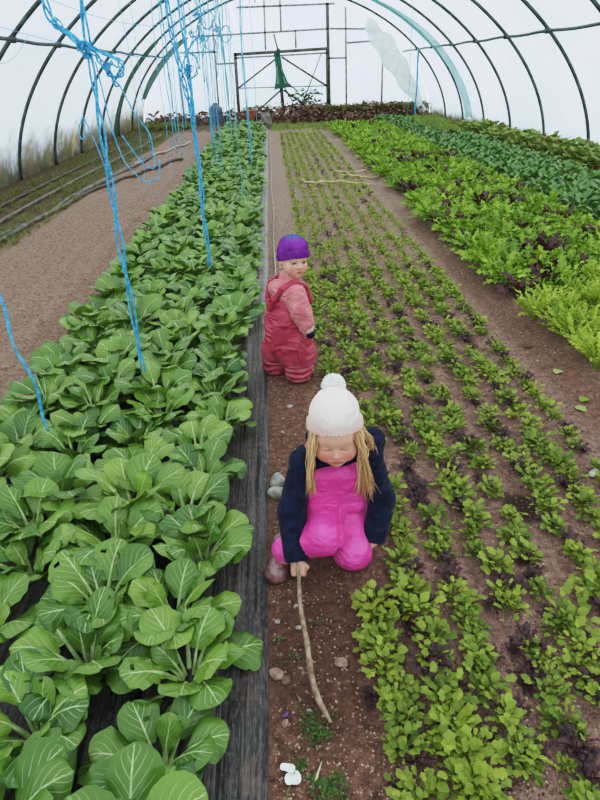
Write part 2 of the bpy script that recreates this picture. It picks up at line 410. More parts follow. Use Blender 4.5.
def bok_leaf(rng, ring, h):
    if ring==0: el,bd,Lp,L,W=rng.uniform(1.2,1.5),rng.uniform(.3,1.0),rng.uniform(.05,.09),rng.uniform(.10,.13),rng.uniform(.08,.105)
    elif ring==1: el,bd,Lp,L,W=rng.uniform(1.05,1.35),rng.uniform(.9,1.7),rng.uniform(.08,.13),rng.uniform(.135,.17),rng.uniform(.13,.16)
    else: el,bd,Lp,L,W=rng.uniform(.6,1.0),rng.uniform(.8,1.5),rng.uniform(.07,.12),rng.uniform(.14,.17),rng.uniform(.13,.165)
    return el,bd,Lp*h,L*h*.92,W*h*.90
def bok_choy(rng, n=11, nu=9, nv=6, h=1.0):
    leaves=[]
    a0=rng.uniform(0,6.28)
    for i in range(n):
        ring=0 if i<3 else (1 if i<n-4 else 2)
        el,bd,Lp,L,W=bok_leaf(rng,ring,h)
        az=a0+i*2.4+rng.uniform(-.25,.25)
        b=(.012*math.cos(az),.012*math.sin(az),-.005)
        P,q,a,C,s=leaf_surface(rng,az,el,bd,Lp,L,W,P_OBOV,rng.uniform(-.45,.10),rng.uniform(.025,.055),rng.randint(2,5),nu,nv,b,rng.uniform(-.5,.5),pw=1.7)
        if nu>=11 and rng.uniform()<.4:
            kk=rng.choice(len(q),rng.randint(1,3),replace=False); kk=[k_ for k_ in kk if (k_%(nv-1)) not in ((nv-1)//2,(nv-2)//2)]; q=np.delete(q,kk,0)
        k=6+int(nu*.45)
        # petiole tube that runs on as a raised rib beneath the blade's middle
        r=np.interp(s[:k],[0,Lp,s[k-1]],[.0095*h,.0065*h,.0015*h])
        leaves.append((P,q,a,C[:k]-np.array([0,0,.0015]),r))
    return leaves
BX=[-1.20,-.91,-.63,-.35]
rng=np.random.RandomState(11)
BOK_V=[]
for i in range(10):
    L=bok_choy(rng,16,9,6,rng.uniform(.92,1.08))
    f=MB(); s=MB()
    for P,q,a,C,r in L:
        f.quads(P,q,a); s.tube(C,r,5)
    BOK_V.append((f.mesh('bok_choy_foliage',BOK),s.mesh('bok_choy_stem',STALK)))
BOKFAR=MB(); FARV=[]
for i in range(4):
    L=bok_choy(rng,13,5,3,1.0); f=MB()
    for P,q,a,C,r in L: f.quads(P,q,a)
    FARV.append(f.arrays())
def put(mb, arr, loc, rz, sc):
    v,q,a=arr; c,s=math.cos(rz)*sc,math.sin(rz)*sc
    w=np.stack([v[:,0]*c-v[:,1]*s+loc[0],v[:,0]*s+v[:,1]*c+loc[1],v[:,2]*sc+loc[2]],1)
    mb.quads(w,q,a)
ROWN=['row along the bare soil','second row from the bare soil','third row from the bare soil','row along the black plastic']
spots=[]
for r,X in enumerate(BX):
    y=.48+(.13 if r==1 else (-.06 if r==3 else 0))
    k=0
    while y<20.6:
        x=X+rng.uniform(-.045,.045); yy_=y+rng.uniform(-.04,.04)
        if inview(x,yy_,.22,50): spots.append((yy_,x,r))
        y+=.225 if y<6 else .28
spots.sort()
cnt={}
def zone_label(kind,row,y,key):
    """anchor: the photo's lower edge, the crouching child (y 1.6), the toddler (y 3)"""
    z=0 if y<1.62 else (1 if y<3.1 else (2 if y<6.5 else 3))
    k=(key,z); cnt[k]=cnt.get(k,0)+1; n=cnt[k]
    if z==0: return f'{kind}, {nth(n)} from the photo bottom, {row}'
    if z==1: return f'{kind}, {nth(n)} beyond the crouching child, {row}'
    if z==2: return f'{kind}, {nth(n)} beyond the toddler, {row}'
    return None
for i,(y,x,r) in enumerate(spots):
    z=.004
    if r==3 and (y>2.4 or y<1.25): x+=.02
    rz=rng.uniform(0,6.28); sc=rng.uniform(.84,1.05)*(1.0 if y<8 else .95)
    if i>=292:
        put(BOKFAR,FARV[rng.randint(4)],(x,y,z),rz,sc); continue
    kind=['bok choy','glossy bok choy','broad-leaved bok choy'][0]
    lab=zone_label(kind,ROWN[r],y,('b',r))
    if lab is None:
        zz='half way down the tunnel' if y<12 else 'toward the far end'
        lab=f'dense bok choy {zz}, in the {ROWN[r]}'
    if y<1.75 and inview(x,y,.2,10):
        root=link('bok_choy',None,loc=(x,y,z)); root.rotation_euler=(0,0,rz)
        for P,q,a,C,rr in bok_choy(rng,16,12,8,rng.uniform(.82,1.0)):
            m=MB(); m.quads(P,q,a); lf=m.build('leaf',BOK,root)
            m=MB(); m.tube(C,rr,7,flat=.7); m.build('stalk',STALK,lf)
    else:
        fm,sm=BOK_V[rng.randint(10)]
        root=link('bok_choy',fm,loc=(x,y,z)); root.rotation_euler=(0,0,rz); root.scale=(sc,)*3
        link('stem',sm,root)
    tag(root,lab,'bok choy','bok choy plants in the bed')
if BOKFAR.n:
    tag(BOKFAR.build('bok_choy_mass',BOK),'mass of bok choy leaves filling the far end of the bed','bok choy',kind='stuff')

# ---------------- seedlings: eight rows, green and purple
SEEDG=leafmat('seedling_leaf',lin(66,98,24),lin(176,190,76),lin(180,204,120),.5,.3,0,vw=.04)
SEEDP=leafmat('purple_seedling_leaf',lin(46,28,36),lin(92,54,60),lin(110,60,70),.5,.12,0,vw=.04)
def seedling(rng,n,size,lob,purple=False,nu=8,nv=3):
    m=MB()
    for i in range(n):
        az=rng.uniform(0,6.28); b=rng.uniform(0,.022); ba=rng.uniform(0,6.28)
        L=size*rng.uniform(.17,.36)
        P,q,a,C,s=leaf_surface(rng,az,rng.uniform(.5,1.35),rng.uniform(.5,1.3),size*rng.uniform(.2,.55),L,L*rng.uniform(.65,.95),P_LOBE(2.0,.5) if i%3 else P_OVAL,rng.uniform(-.4,.3),.05,2,nu,nv,(b*math.cos(ba),b*math.sin(ba),-.004),rng.uniform(-.6,.6))
        m.quads(P,q,a)
        m.tube(C[:6],.0011,3,attr=(.5,.6,a[0][2]),cap=False)
    return m
SG=[seedling(rng,40,.08,True,nu=9) for i in range(8)]; SP=[seedling(rng,32,.066,True,nu=9) for i in range(5)]
SGM=[m.mesh('salad_seedling',SEEDG) for m in SG]; SPM=[m.mesh('purple_seedling',SEEDP) for m in SP]
SGF=[seedling(rng,14,.08,False,nu=4,nv=3).arrays() for i in range(4)]; SPF=[seedling(rng,12,.07,False,nu=4,nv=3).arrays() for i in range(3)]
SX=[.26,.395,.525,.665,.81,.975,1.125,1.28]
SROW=['row nearest the bare path','second seedling row','third seedling row','fourth seedling row','fifth seedling row','sixth seedling row','seventh seedling row','row nearest the lettuce']
sp_=[]
for r,X in enumerate(SX):
    y=.66+rng.uniform(0,.05)
    while y<17.6:
        dens=.5+.5*vnoise(np.array([[r*3.7,y*1.1,0]]),9)[0]
        yy_=y+rng.uniform(-.02,.02); x=X+rng.uniform(-.022,.022)
        girl=(x<.34 and 1.42<yy_<1.9)
        if inview(x,yy_,.03,15) and not girl and rng.uniform()<.70+.4*dens and not(((x-HOLE[0])**2+(yy_-HOLE[1])**2)<.008):
            pur=rng.uniform()<(.30 if y<3 else .2)
            sp_.append((yy_,x,r,pur,rng.uniform(.7,1.25)*(.75+.5*dens)*(1.08 if yy_<1.35 else 1.0)))
            if y<1.35 and rng.uniform()<.6: sp_.append((yy_+.03,x+rng.choice([-1,1])*.045,r,not pur,rng.uniform(.6,1.0)))
        y+=.056 if y<2.2 else (.064 if y<6 else .095)
sp_.sort()
ng=npp=0; FG=MB(); FP=MB()
for y,x,r,pur,sc in sp_:
    z=float(gz(x,y))
    rz=rng.uniform(0,6.28)
    if (ng if not pur else npp)>=(296 if not pur else 140):
        far=y>5
        if pur: put(FP,SPF[rng.randint(3)] if far else SP[rng.randint(4)].arrays(),(x,y,z),rz,sc)
        else: put(FG,SGF[rng.randint(4)] if far else SG[rng.randint(7)].arrays(),(x,y,z),rz,sc*1.1)
        continue
    if pur: o=link('purple_seedling',SPM[rng.randint(4)],loc=(x,y,z)); npp+=1
    else: o=link('salad_seedling',SGM[rng.randint(7)],loc=(x,y,z)); ng+=1
    o.rotation_euler=(rng.uniform(-.12,.12),rng.uniform(-.12,.12),rz); o.scale=(sc,)*3
    lab=zone_label('purple seedling clump' if pur else 'green seedling clump',SROW[r],y,('s',r,pur))
    tag(o,lab or f'{"purple" if pur else "green"} seedling clump well beyond the toddler, {SROW[r]}','seedling','purple salad seedlings in rows' if pur else 'green salad seedlings in rows')
if FG.n: tag(FG.build('salad_seedling_mass',SEEDG),'rows of tiny bright green seedlings running away down the tunnel','seedlings',kind='stuff')
if FP.n: tag(FP.build('purple_seedling_mass',SEEDP),'tiny purple seedlings mixed into the far rows','seedlings',kind='stuff')

# ---------------- bright frilly salad bed
MIZ=leafmat('mustard_green_leaf',lin(66,106,20),lin(164,194,60),lin(180,210,100),.55,.25,5,vw=.04)
MIZ2=leafmat('feathery_leaf',lin(104,138,32),lin(192,208,76),lin(190,215,110),.55,.25,5,vw=.04)
REDL=leafmat('red_lettuce_leaf',lin(44,22,28),lin(94,46,50),lin(110,60,60),.45,.15,5,vw=.04)
def frilly(rng,n,h,kind=0,nu=9,nv=5):
    m=MB()
    for i in range(n):
        az=i*2.4+rng.uniform(-.4,.4); t=(i+.5)/n
        if kind==0: el,bd,Lp,L,W,pr=1.4-.75*t+rng.uniform(-.1,.1),rng.uniform(.7,1.3),.45,.65,.34,P_LOBE(4.5,.55)
        else: el,bd,Lp,L,W,pr=1.45-.6*t+rng.uniform(-.15,.15),rng.uniform(.4,1.2),.30,.85,.24,P_LOBE(7.5,.8)
        s=h*rng.uniform(.75,1.1)*.8
        b=rng.uniform(0,.02)
        P,q,a,C,ss=leaf_surface(rng,az,el,bd,Lp*s,L*s,W*s,pr,rng.uniform(-.3,.4),.10,3,nu,nv,(b*math.cos(az),b*math.sin(az),0),rng.uniform(-.5,.5))
        m.quads(P,q,a); m.tube(C[:6],.0018,3,attr=(.3,.5,a[0][2]),cap=False)
    return m
FV=[frilly(rng,34,.27,0,17,5) for i in range(6)]; FVM=[m.mesh('mustard_green',MIZ) for m in FV]
GV=[frilly(rng,34,.22,1,23,3) for i in range(4)]; GVM=[m.mesh('feathery_salad',MIZ2) for m in GV]
RV=[frilly(rng,20,.26,0,13,5) for i in range(3)]; RVM=[m.mesh('red_lettuce',REDL) for m in RV]
FF=[frilly(rng,18,.27,0,9,3).arrays() for i in range(4)]
cand=[]
for y in np.arange(2.45,18.6,.20):
    for X in np.arange(1.72,3.05,.185):
        x=X+rng.uniform(-.06,.06); yy_=y+rng.uniform(-.06,.06)
        if x<1.72 and rng.uniform()<.3: continue
        if inview(x,yy_,.15,30): cand.append((yy_,x))
cand.sort(); nf=0; ng2=0; FM=MB()
for y,x in cand:
    rz=rng.uniform(0,6.28); sc=rng.uniform(.8,1.15); z=float(gz(x,y))
    feath=y<4.15+.3*math.sin(x*3)
    col_=['at the path edge','second from the path edge','third from the path edge','in the middle','in the middle','toward the dark greens','toward the dark greens','against the dark greens'][int(np.clip((x-1.63)/.185,0,7))]
    dist='just beyond the frame edge' 
    if not feath and rng.uniform()<(.14 if y<11 else .06):
        o=link('red_lettuce',RVM[rng.randint(3)],loc=(x,y,z)); o.rotation_euler=(0,0,rz); o.scale=(sc*.9,sc*.9,sc*1.12)
        cnt['red']=cnt.get('red',0)+1
        tag(o,f'dark red lettuce standing out of the bright green bed, {nth(cnt["red"])} from the front','lettuce','red lettuces in the bright green bed'); continue
    if feath:
        ng2+=1; o=link('feathery_salad',GVM[rng.randint(4)],loc=(x,y,z)); o.rotation_euler=(0,0,rz); o.scale=(sc,)*3
        k=('fe',col_); cnt[k]=cnt.get(k,0)+1
        tag(o,f'feathery yellow-green salad plant, {nth(cnt[k])} {col_}','salad plant','feathery salad plants at the front of the bright bed'); continue
    nf+=1
    if nf<=290:
        o=link('mustard_green',FVM[rng.randint(6)],loc=(x,y,z)); o.rotation_euler=(0,0,rz); o.scale=(sc,)*3
        zz='behind the feathery plants' if y<6.2 else ('near the bleached sticks' if y<10 else 'past the bleached sticks')
        k=('mu',col_,zz); cnt[k]=cnt.get(k,0)+1
        tag(o,f'frilly mustard green {zz}, {nth(cnt[k])} {col_}','salad plant','frilly mustard greens in the bright bed')
    else: put(FM,FF[rng.randint(4)],(x,y,z),rz,sc*1.05)
if FM.n: tag(FM.build('mustard_green_mass',MIZ),'bright green frilly leaves filling the far half of the salad bed','salad plants',kind='stuff')

# ---------------- dark green spinach bed
SPI=leafmat('spinach_leaf',lin(40,82,24),lin(122,160,78),lin(130,170,110),.36,.15,5,vw=.04,spec=.55)
def spinach(rng,n,h,nu=6,nv=4):
    m=MB()
    for i in range(n):
        az=i*2.4+rng.uniform(-.4,.4); t=(i+.5)/n; s=h*rng.uniform(.8,1.1)
        P,q,a,C,ss=leaf_surface(rng,az,1.4-.85*t,rng.uniform(.5,1.6),.6*s,.32*s,.24*s,P_OVAL,rng.uniform(-.4,.2),.04,2,nu,nv,(0,0,0),rng.uniform(-.5,.5))
        m.quads(P,q,a); m.tube(C[:6],.002,3,attr=(.3,.5,a[0][2]),cap=False)
    return m
SV=[spinach(rng,40,.27).mesh('spinach_plant',SPI) for i in range(6)]
SVF=[spinach(rng,22,.27,4,3).arrays() for i in range(3)]
cand=[]
for r,X in enumerate((3.32,3.56,3.80,4.04,4.26)):
    for y in np.arange(5.2,20.4,.235):
        x=X+rng.uniform(-.06,.06); yy_=y+rng.uniform(-.06,.06)
        if inview(x,yy_,.2,20) and not (yy_>14.5 and r>2): cand.append((yy_,x,r))
cand.sort(); SM=MB()
for i,(y,x,r) in enumerate(cand):
    rz=rng.uniform(0,6.28); sc=rng.uniform(.85,1.15); z=float(gz(x,y))
    if i>=240: put(SM,SVF[rng.randint(3)],(x,y,z),rz,sc); continue
    o=link('spinach_plant',SV[rng.randint(6)],loc=(x,y,z)); o.rotation_euler=(0,0,rz); o.scale=(sc,)*3
    k=('sp',r); cnt[k]=cnt.get(k,0)+1
    tag(o,f'dark green spinach plant, {nth(cnt[k])} from the right frame edge, {["row beside the bright bed","second row","middle row","fourth row","row beside the grass strip"][r]}','spinach','dark green spinach plants')
if SM.n: tag(SM.build('spinach_mass',SPI),'dark green leaves filling the far end of the spinach bed','spinach',kind='stuff')

# ---------------- strawberry plants along the right film
STB=leafmat('strawberry_leaf',lin(76,104,38),lin(154,172,80),lin(140,160,90),.5,.2,6,purple=(.82,lin(130,90,62)))
BRN=leafmat('withered_leaf',lin(58,38,34),lin(120,82,62),None,.8,.1)
def strawberry(rng,n,h):
    m=MB()
    for i in range(n):
        az0=i*2.4; s=h*rng.uniform(.75,1.1); e0=1.35-.7*(i+.5)/n
        top=None
        for k in (-1,0,1):
            P,q,a,C,ss=leaf_surface(rng,az0+k*.45,e0,rng.uniform(.7,1.3),.6*s,.30*s,.26*s,P_OVAL,-.2,.06,3,5,3,(0,0,.03),k*.5)
            m.quads(P,q,a)
            if k==0: m.tube(C[:6],.002,3,attr=(.3,.5,.3),cap=False)
    return m
def withered(rng,n,h,mb=None,at=(0,0,0)):
    m=mb or MB()
    for i in range(n):
        az=rng.uniform(0,6.28); s=h*rng.uniform(.6,1.2)
        P,q,a,C,ss=leaf_surface(rng,az,rng.uniform(-.1,.9),rng.uniform(.6,1.8),.2*s,.5*s,.22*s,P_LANCE,.4,.1,2,4,3,(at[0],at[1],at[2]+.02),rng.uniform(-1,1))
        m.quads(P,q,a)
    return m
TV=[(strawberry(rng,15,.34).mesh('strawberry_plant',STB),withered(rng,14,.30).mesh('withered_leaf',BRN)) for i in range(5)]
k2={}
for y in np.arange(8.6,17.4,.30):
    for r,X in enumerate((4.78,5.08)):
        if y>15.6: continue
        x=X+rng.uniform(-.06,.06); yy_=y+rng.uniform(-.06,.06)
        if not inview(x,yy_,.3,20): continue
        a,b_=TV[rng.randint(5)]
        o=link('strawberry_plant',a,loc=(x,yy_,float(gz(x,yy_)))); o.rotation_euler=(0,0,rng.uniform(0,6.28)); o.scale=(rng.uniform(.95,1.2),)*3
        c=link('withered_leaves',b_,o); c.name='withered_foliage'; c['label']='brown withered leaves at the base'
        k2[r]=k2.get(r,0)+1
        tag(o,f'strawberry plant with browning leaves, {nth(k2[r])} from the right frame edge, {"front row" if r==0 else "row against the film"}','strawberry plant','strawberry plants along the right wall')

# ---------------- weeds, grass strips, dead growth at the end
GRS=leafmat('grass_blade',lin(84,116,42),lin(164,182,88),None,.6,.3)
WEED=leafmat('weed_leaf',lin(80,90,40),lin(146,152,76),None,.6,.25)
def grass_tuft(rng,n,h):
    m=MB()
    for i in range(n):
        P,q,a,C,s=leaf_surface(rng,rng.uniform(0,6.28),rng.uniform(.7,1.5),rng.uniform(.3,1.3),.1*h,h*rng.uniform(.5,1),.006,P_LANCE,0,0,1,4,2,(rng.uniform(-.04,.04),rng.uniform(-.04,.04),-.005))
        m.quads(P,q,a)
    return m.arrays()
GT=[grass_tuft(rng,14,.12) for i in range(4)]
WV=[seedling(rng,9,.09,False,nu=4,nv=3).arrays() for i in range(4)]
g=MB()
for i in range(1500):
    y=6.5+15.5*rng.uniform()**1.1; x=rng.uniform(4.45,4.66) if rng.uniform()<.4 else rng.uniform(4.1,5.2)
    if y<15.8 and x<4.45: continue
    if y<15.8 and x>4.66: x=rng.uniform(5.1,5.25)
    put(g,GT[rng.randint(4)],(x,y,float(gz(x,y))),rng.uniform(0,6.28),rng.uniform(.8,1.7))
for i in range(260):
    x=rng.uniform(-.0,1.7); y=rng.uniform(18.0,20.4)
    put(g,GT[rng.randint(4)],(x,y,float(gz(x,y))),rng.uniform(0,6.28),rng.uniform(.6,1.1))
tag(g.build('grass',GRS),'rough yellow-green grass between the right-hand beds and at the far end','grass',kind='stuff')
g=MB()
for i in range(1700):
    y=5.5+16*rng.uniform()**1.2; x=rng.uniform(-4.0,-2.62)
    if vnoise(np.array([[x*1.2,y*.6,0]]),21)[0]<.33: continue
    if abs(x+3.25)<.06 or abs(x+3.62)<.05: continue
    put(g,(WV+GT)[rng.randint(8)],(x,y,float(gz(x,y))),rng.uniform(0,6.28),rng.uniform(.6,1.25))
tag(g.build('weeds',WEED),'low green weeds growing along the foot of the left film','weeds',kind='stuff')
g=MB()
for (cx,cy,n,s) in ((.043,.94,16,.5),(.035,.97,8,.4),(-.006,.858,9,.5),(.05,.80,14,.55),(.085,.803,9,.5),(.06,1.28,3,.4),(-.02,1.16,6,.35),(.02,.99,6,.4),(-.04,1.22,4,.35)):
    for i in range(n):
        x,y=cx+rng.normal()*.016,cy+rng.normal()*.018
        put(g,WV[rng.randint(4)],(x,y,float(gz(x,y))),rng.uniform(0,6.28),s*rng.uniform(.4,.8))
WEED2=leafmat('dark_weed_leaf',lin(44,76,28),lin(96,128,56),None,.6,.25)
tag(g.build('path_weeds',WEED2),'small dark green weeds in the bare path by the stick','weeds',kind='stuff')
g=MB()
for i in range(2600):
    x=rng.uniform(-1.0,5.0); y=rng.uniform(20.9,22.2); hh=.10+.34*(1-((y-21.6)/.75)**2)*(.7+.6*vnoise(np.array([[x*1.3,0,0]]),5)[0])
    z=rng.uniform(0,1)*hh
    withered(rng,1,.33,g,(x,y,z))
for i in range(420):
    x=rng.uniform(-3.9,-1.0); y=rng.uniform(21.2,22.2); z=rng.uniform(0,.25)
    withered(rng,1,.42,g,(x,y,z))
tag(g.build('dead_foliage',leafmat('dead_leaf',lin(66,46,42),lin(150,116,98),None,.85,.1)),'heap of brown dead plants lying along the end wall','dead plants',kind='stuff')
g=MB()
for i in range(620):
    x=rng.uniform(1.2,5.2); y=rng.uniform(21.3,22.3); put(g,WV[rng.randint(4)],(x,y,.22+.15*rng.uniform()),rng.uniform(0,6.28),2.2)
for i in range(260):
    x=rng.uniform(-3.9,-2.4); y=rng.uniform(19.5,22.2); put(g,WV[rng.randint(4)],(x,y,.05),rng.uniform(0,6.28),2.5)
tag(g.build('undergrowth',WEED),'dull green weeds rising out of the dead plants at the end wall','weeds',kind='stuff')
BUSH=leafmat('bush_leaf',lin(36,66,36),lin(92,124,80),None,.5,.2)
def bush(name,label,cx,cy,h,w_,n):
    st=MB()
    for k in range(6):
        a=rng.uniform(0,6.28); st.tube([(0,0,0),(w_*.2*math.cos(a),.1*math.sin(a),h*.5),(w_*.42*math.cos(a),.2*math.sin(a),h*rng.uniform(.7,.95))],[.012,.008,.003],5)
    f=MB()
    for i in range(n):
        z=h*rng.uniform(.1,1)**.8; rr=w_*.5*math.sqrt(rng.uniform())*math.sqrt(max(.1,1-(abs(z/h-.55)/.6)**2)); a=rng.uniform(0,6.28)
        P,q,at,C,s=leaf_surface(rng,rng.uniform(0,6.28),rng.uniform(-.3,.7),.8,.02,.16,.09,P_LANCE,0,.05,2,4,3,(rr*math.cos(a),rr*.5*math.sin(a),z-.03),rng.uniform(-.6,.6))
        f.quads(P,q,at)
    root=link(name,None,loc=(cx,cy,0)); f.build('foliage',BUSH,root); st.build('stem',simple('bush_stem',lin(80,84,56)),root)
    tag(root,label,'bush')
bush('leafy_bush','dark green leafy bush standing in front of the right door leaf',1.15,21.9,.92,1.2,260)
bush('leafy_bush','small dark green bush at the foot of the left door leaf',-.45,22.05,.5,.9,110)
# ================================================================== PEOPLE
class SDF:
    """a distance field on a grid; primitives are blended in, then skinned by surface nets"""
    def __init__(s,lo,hi,h):
        s.lo=np.array(lo,float); s.h=h; s.n=np.ceil((np.array(hi)-s.lo)/h).astype(int)+1
        s.d=np.full(s.n,.2,np.float32); s.ax=[s.lo[i]+h*np.arange(s.n[i]) for i in range(3)]
    def _blk(s,lo,hi,m):
        i0=np.maximum(np.floor((np.array(lo)-m-s.lo)/s.h).astype(int),0); i1=np.minimum(np.ceil((np.array(hi)+m-s.lo)/s.h).astype(int)+1,s.n)
        if np.any(i1<=i0): return None,None
        sl=tuple(slice(a,b) for a,b in zip(i0,i1))
        P=np.stack(np.meshgrid(*[s.ax[i][sl[i]] for i in range(3)],indexing='ij'),-1)
        return sl,P
    def _comb(s,sl,e,k,op):
        d=s.d[sl]
        if op=='sub': e=-e; s.d[sl]=(np.maximum(d,e) if k<=0 else -s._smin(-d,-e,k)); return
        if op=='and': s.d[sl]=np.maximum(d,e); return
        s.d[sl]=np.minimum(d,e) if k<=0 else s._smin(d,e,k)
    @staticmethod
    def _smin(a,b,k):
        h=np.clip(.5+.5*(b-a)/k,0,1); return b+(a-b)*h-k*h*(1-h)
    def cap(s,a,b,ra,rb=None,k=.01,op='add',flat=None):
        rb=ra if rb is None else rb; a=np.array(a,float); b=np.array(b,float); R=max(ra,rb)
        sl,P=s._blk(np.minimum(a,b)-R,np.maximum(a,b)+R,k+3*s.h+.004)
        if sl is None: return s
        ba=b-a; L2=ba@ba+1e-12; t=np.clip(((P-a)@ba)/L2,0,1)
        e=np.linalg.norm(P-a-t[...,None]*ba,axis=-1)-(ra+(rb-ra)*t)
        s._comb(sl,e,k,op); return s
    def chain(s,pts,rad,k=.01):
        for i in range(len(pts)-1): s.cap(pts[i],pts[i+1],rad[i],rad[i+1],k)
        return s
    def ell(s,c,r,R=None,k=.01,op='add'):
        c=np.array(c,float); r=np.array(r,float); m=r.max()
        sl,P=s._blk(c-m,c+m,k+3*s.h+.004)
        if sl is None: return s
        p=P-c
        if R is not None: p=p@np.asarray(R)
        k0=np.linalg.norm(p/r,axis=-1); k1=np.linalg.norm(p/(r*r),axis=-1)+1e-9
        s._comb(sl,k0*(k0-1)/k1,k,op); return s
    def rbox(s,c,b,r,R=None,k=.01,op='add'):
        c=np.array(c,float); b=np.array(b,float); m=np.linalg.norm(b)+r
        sl,P=s._blk(c-m,c+m,k+3*s.h)
        p=P-c
        if R is not None: p=p@np.asarray(R)
        q=np.abs(p)-b
        e=np.linalg.norm(np.maximum(q,0),axis=-1)+np.minimum(q.max(-1),0)-r
        s._comb(sl,e,k,op); return s
    def disp(s,fn,band=.03):
        m=np.where(np.abs(s.d)<band)
        P=np.stack([s.ax[i][m[i]] for i in range(3)],-1)
        s.d[m]+=fn(P).astype(np.float32); return s
    def cut(s,fn):
        P=np.stack(np.meshgrid(*s.ax,indexing='ij'),-1); s.d=np.maximum(s.d,fn(P).astype(np.float32)); return s
    def mesh(s):
        d=s.d; ins=d<0
        c=np.zeros(s.n-1,np.int8)
        for dx in (0,1):
            for dy in (0,1):
                for dz in (0,1): c+=ins[dx:s.n[0]-1+dx,dy:s.n[1]-1+dy,dz:s.n[2]-1+dz]
        act=(c>0)&(c<8); idx=np.full(act.shape,-1,np.int64); I=np.argwhere(act); idx[act]=np.arange(len(I))
        acc=np.zeros((len(I),3)); cn=np.zeros(len(I))
        cor=[(0,0,0),(1,0,0),(0,1,0),(1,1,0),(0,0,1),(1,0,1),(0,1,1),(1,1,1)]
        ed=[(0,1),(2,3),(4,5),(6,7),(0,2),(1,3),(4,6),(5,7),(0,4),(1,5),(2,6),(3,7)]
        val=[d[I[:,0]+a,I[:,1]+b,I[:,2]+e] for a,b,e in cor]
        for a,b in ed:
            m=(val[a]<0)!=(val[b]<0); t=val[a]/(val[a]-val[b]+1e-12)
            A=np.array(cor[a],float); B=np.array(cor[b],float)
            acc[m]+=A+t[m,None]*(B-A); cn[m]+=1
        V=s.lo+(I+acc/np.maximum(cn,1)[:,None])*s.h
        Q=[]
        for ax in range(3):
            sl0=[slice(None)]*3; sl1=[slice(None)]*3; sl0[ax]=slice(0,-1); sl1[ax]=slice(1,None)
            a=ins[tuple(sl0)]; b=ins[tuple(sl1)]; o=[i for i in range(3) if i!=ax]
            J=np.argwhere(a!=b)
            ok=np.all([(J[:,o[0]]>0),(J[:,o[1]]>0),(J[:,o[0]]<s.n[o[0]]-1),(J[:,o[1]]<s.n[o[1]]-1)],axis=0); J=J[ok]
            fl=a[tuple(J.T)]
            def cell(d0,d1):
                K=J.copy(); K[:,o[0]]-=d0; K[:,o[1]]-=d1; return idx[tuple(K.T)]
            q=np.stack([cell(1,1),cell(0,1),cell(0,0),cell(1,0)],1)
            if ax==1: fl=~fl
            q[~fl]=q[~fl][:,::-1]; Q.append(q)
        return V,np.concatenate(Q)
    def build(s,name,mat,parent=None,col=None):
        V,Q=s.mesh()
        return link(name,mesh_from(name,V,Q,None,mat,True,None if col is None else col(V)),parent)

def frame(fwd,up=(0,0,1)):
    f=np.array(fwd,float); f/=np.linalg.norm(f); u=np.array(up,float); u-=f*(u@f); u/=np.linalg.norm(u); r=np.cross(f,u)
    return np.stack([r,f,u],1)     # columns: right, forward, up
def sm(x,a,b):
    t=np.clip((x-a)/(b-a),0,1); return t*t*(3-2*t)

def skin_mat(name):
    t=NT(name); c=t.n('Attribute',attribute_name='tint').outputs['Color']
    n=t.noise(60,3,t.obj()); c=t.mix(t.math('MULTIPLY',n,.12),c,lin(214,120,104))
    return t.done(t.bsdf(c,.5,t.bump(t.noise(400,2,t.obj()),.05,.001),.35,**{'Subsurface Weight':.12,'Subsurface Radius':(.010,.004,.003),'Subsurface Scale':.3}))
SKIN=skin_mat('child_skin')

def head(S,o,R,k=1.0):
    """skull, jaw, cheeks, nose, lips, lids and ears in the head's own frame (right, forward, up)"""
    g=lambda x,y,z:o+R@(np.array([x,y,z])*k)
    S.ell(g(0,-.006,.022),np.array([.070,.084,.080])*k,R,.012)
    S.ell(g(0,.020,-.030),np.array([.062,.058,.060])*k,R,.02)
    for e in (-1,1):
        S.ell(g(e*.031,.044,-.036),np.array([.032,.030,.032])*k,R,.016)
        S.ell(g(e*.030,.078,.002),np.array([.020,.012,.013])*k,R,.010,'sub')
        S.ell(g(e*.029,.0655,.0015),np.array([.0155,.0125,.0115])*k,R,.003)
        S.cap(g(e*.014,.073,.020),g(e*.042,.064,.020),.006*k,.005*k,.012)
        S.ell(g(e*.070,-.004,-.008),np.array([.008,.014,.021])*k,R,.006)
        S.ell(g(e*.0085,.0795,-.030),np.array([.0068,.0075,.006])*k,R,.005)
    S.ell(g(0,.060,.035),np.array([.048,.02,.03])*k,R,.02)
    S.cap(g(0,.072,.006),g(0,.083,-.024),.0065*k,.0095*k,.010)
    S.ell(g(0,.068,-.050),np.array([.024,.013,.014])*k,R,.012)
    S.ell(g(0,.0785,-.0465),np.array([.0155,.0055,.0042])*k,R,.004)
    S.ell(g(0,.0775,-.0555),np.array([.0135,.006,.0048])*k,R,.004)
    S.cap(g(-.017,.080,-.0512),g(.017,.080,-.0512),.0014*k,None,.002,'sub')
    S.ell(g(0,.056,-.074),np.array([.020,.014,.013])*k,R,.016)
    return g
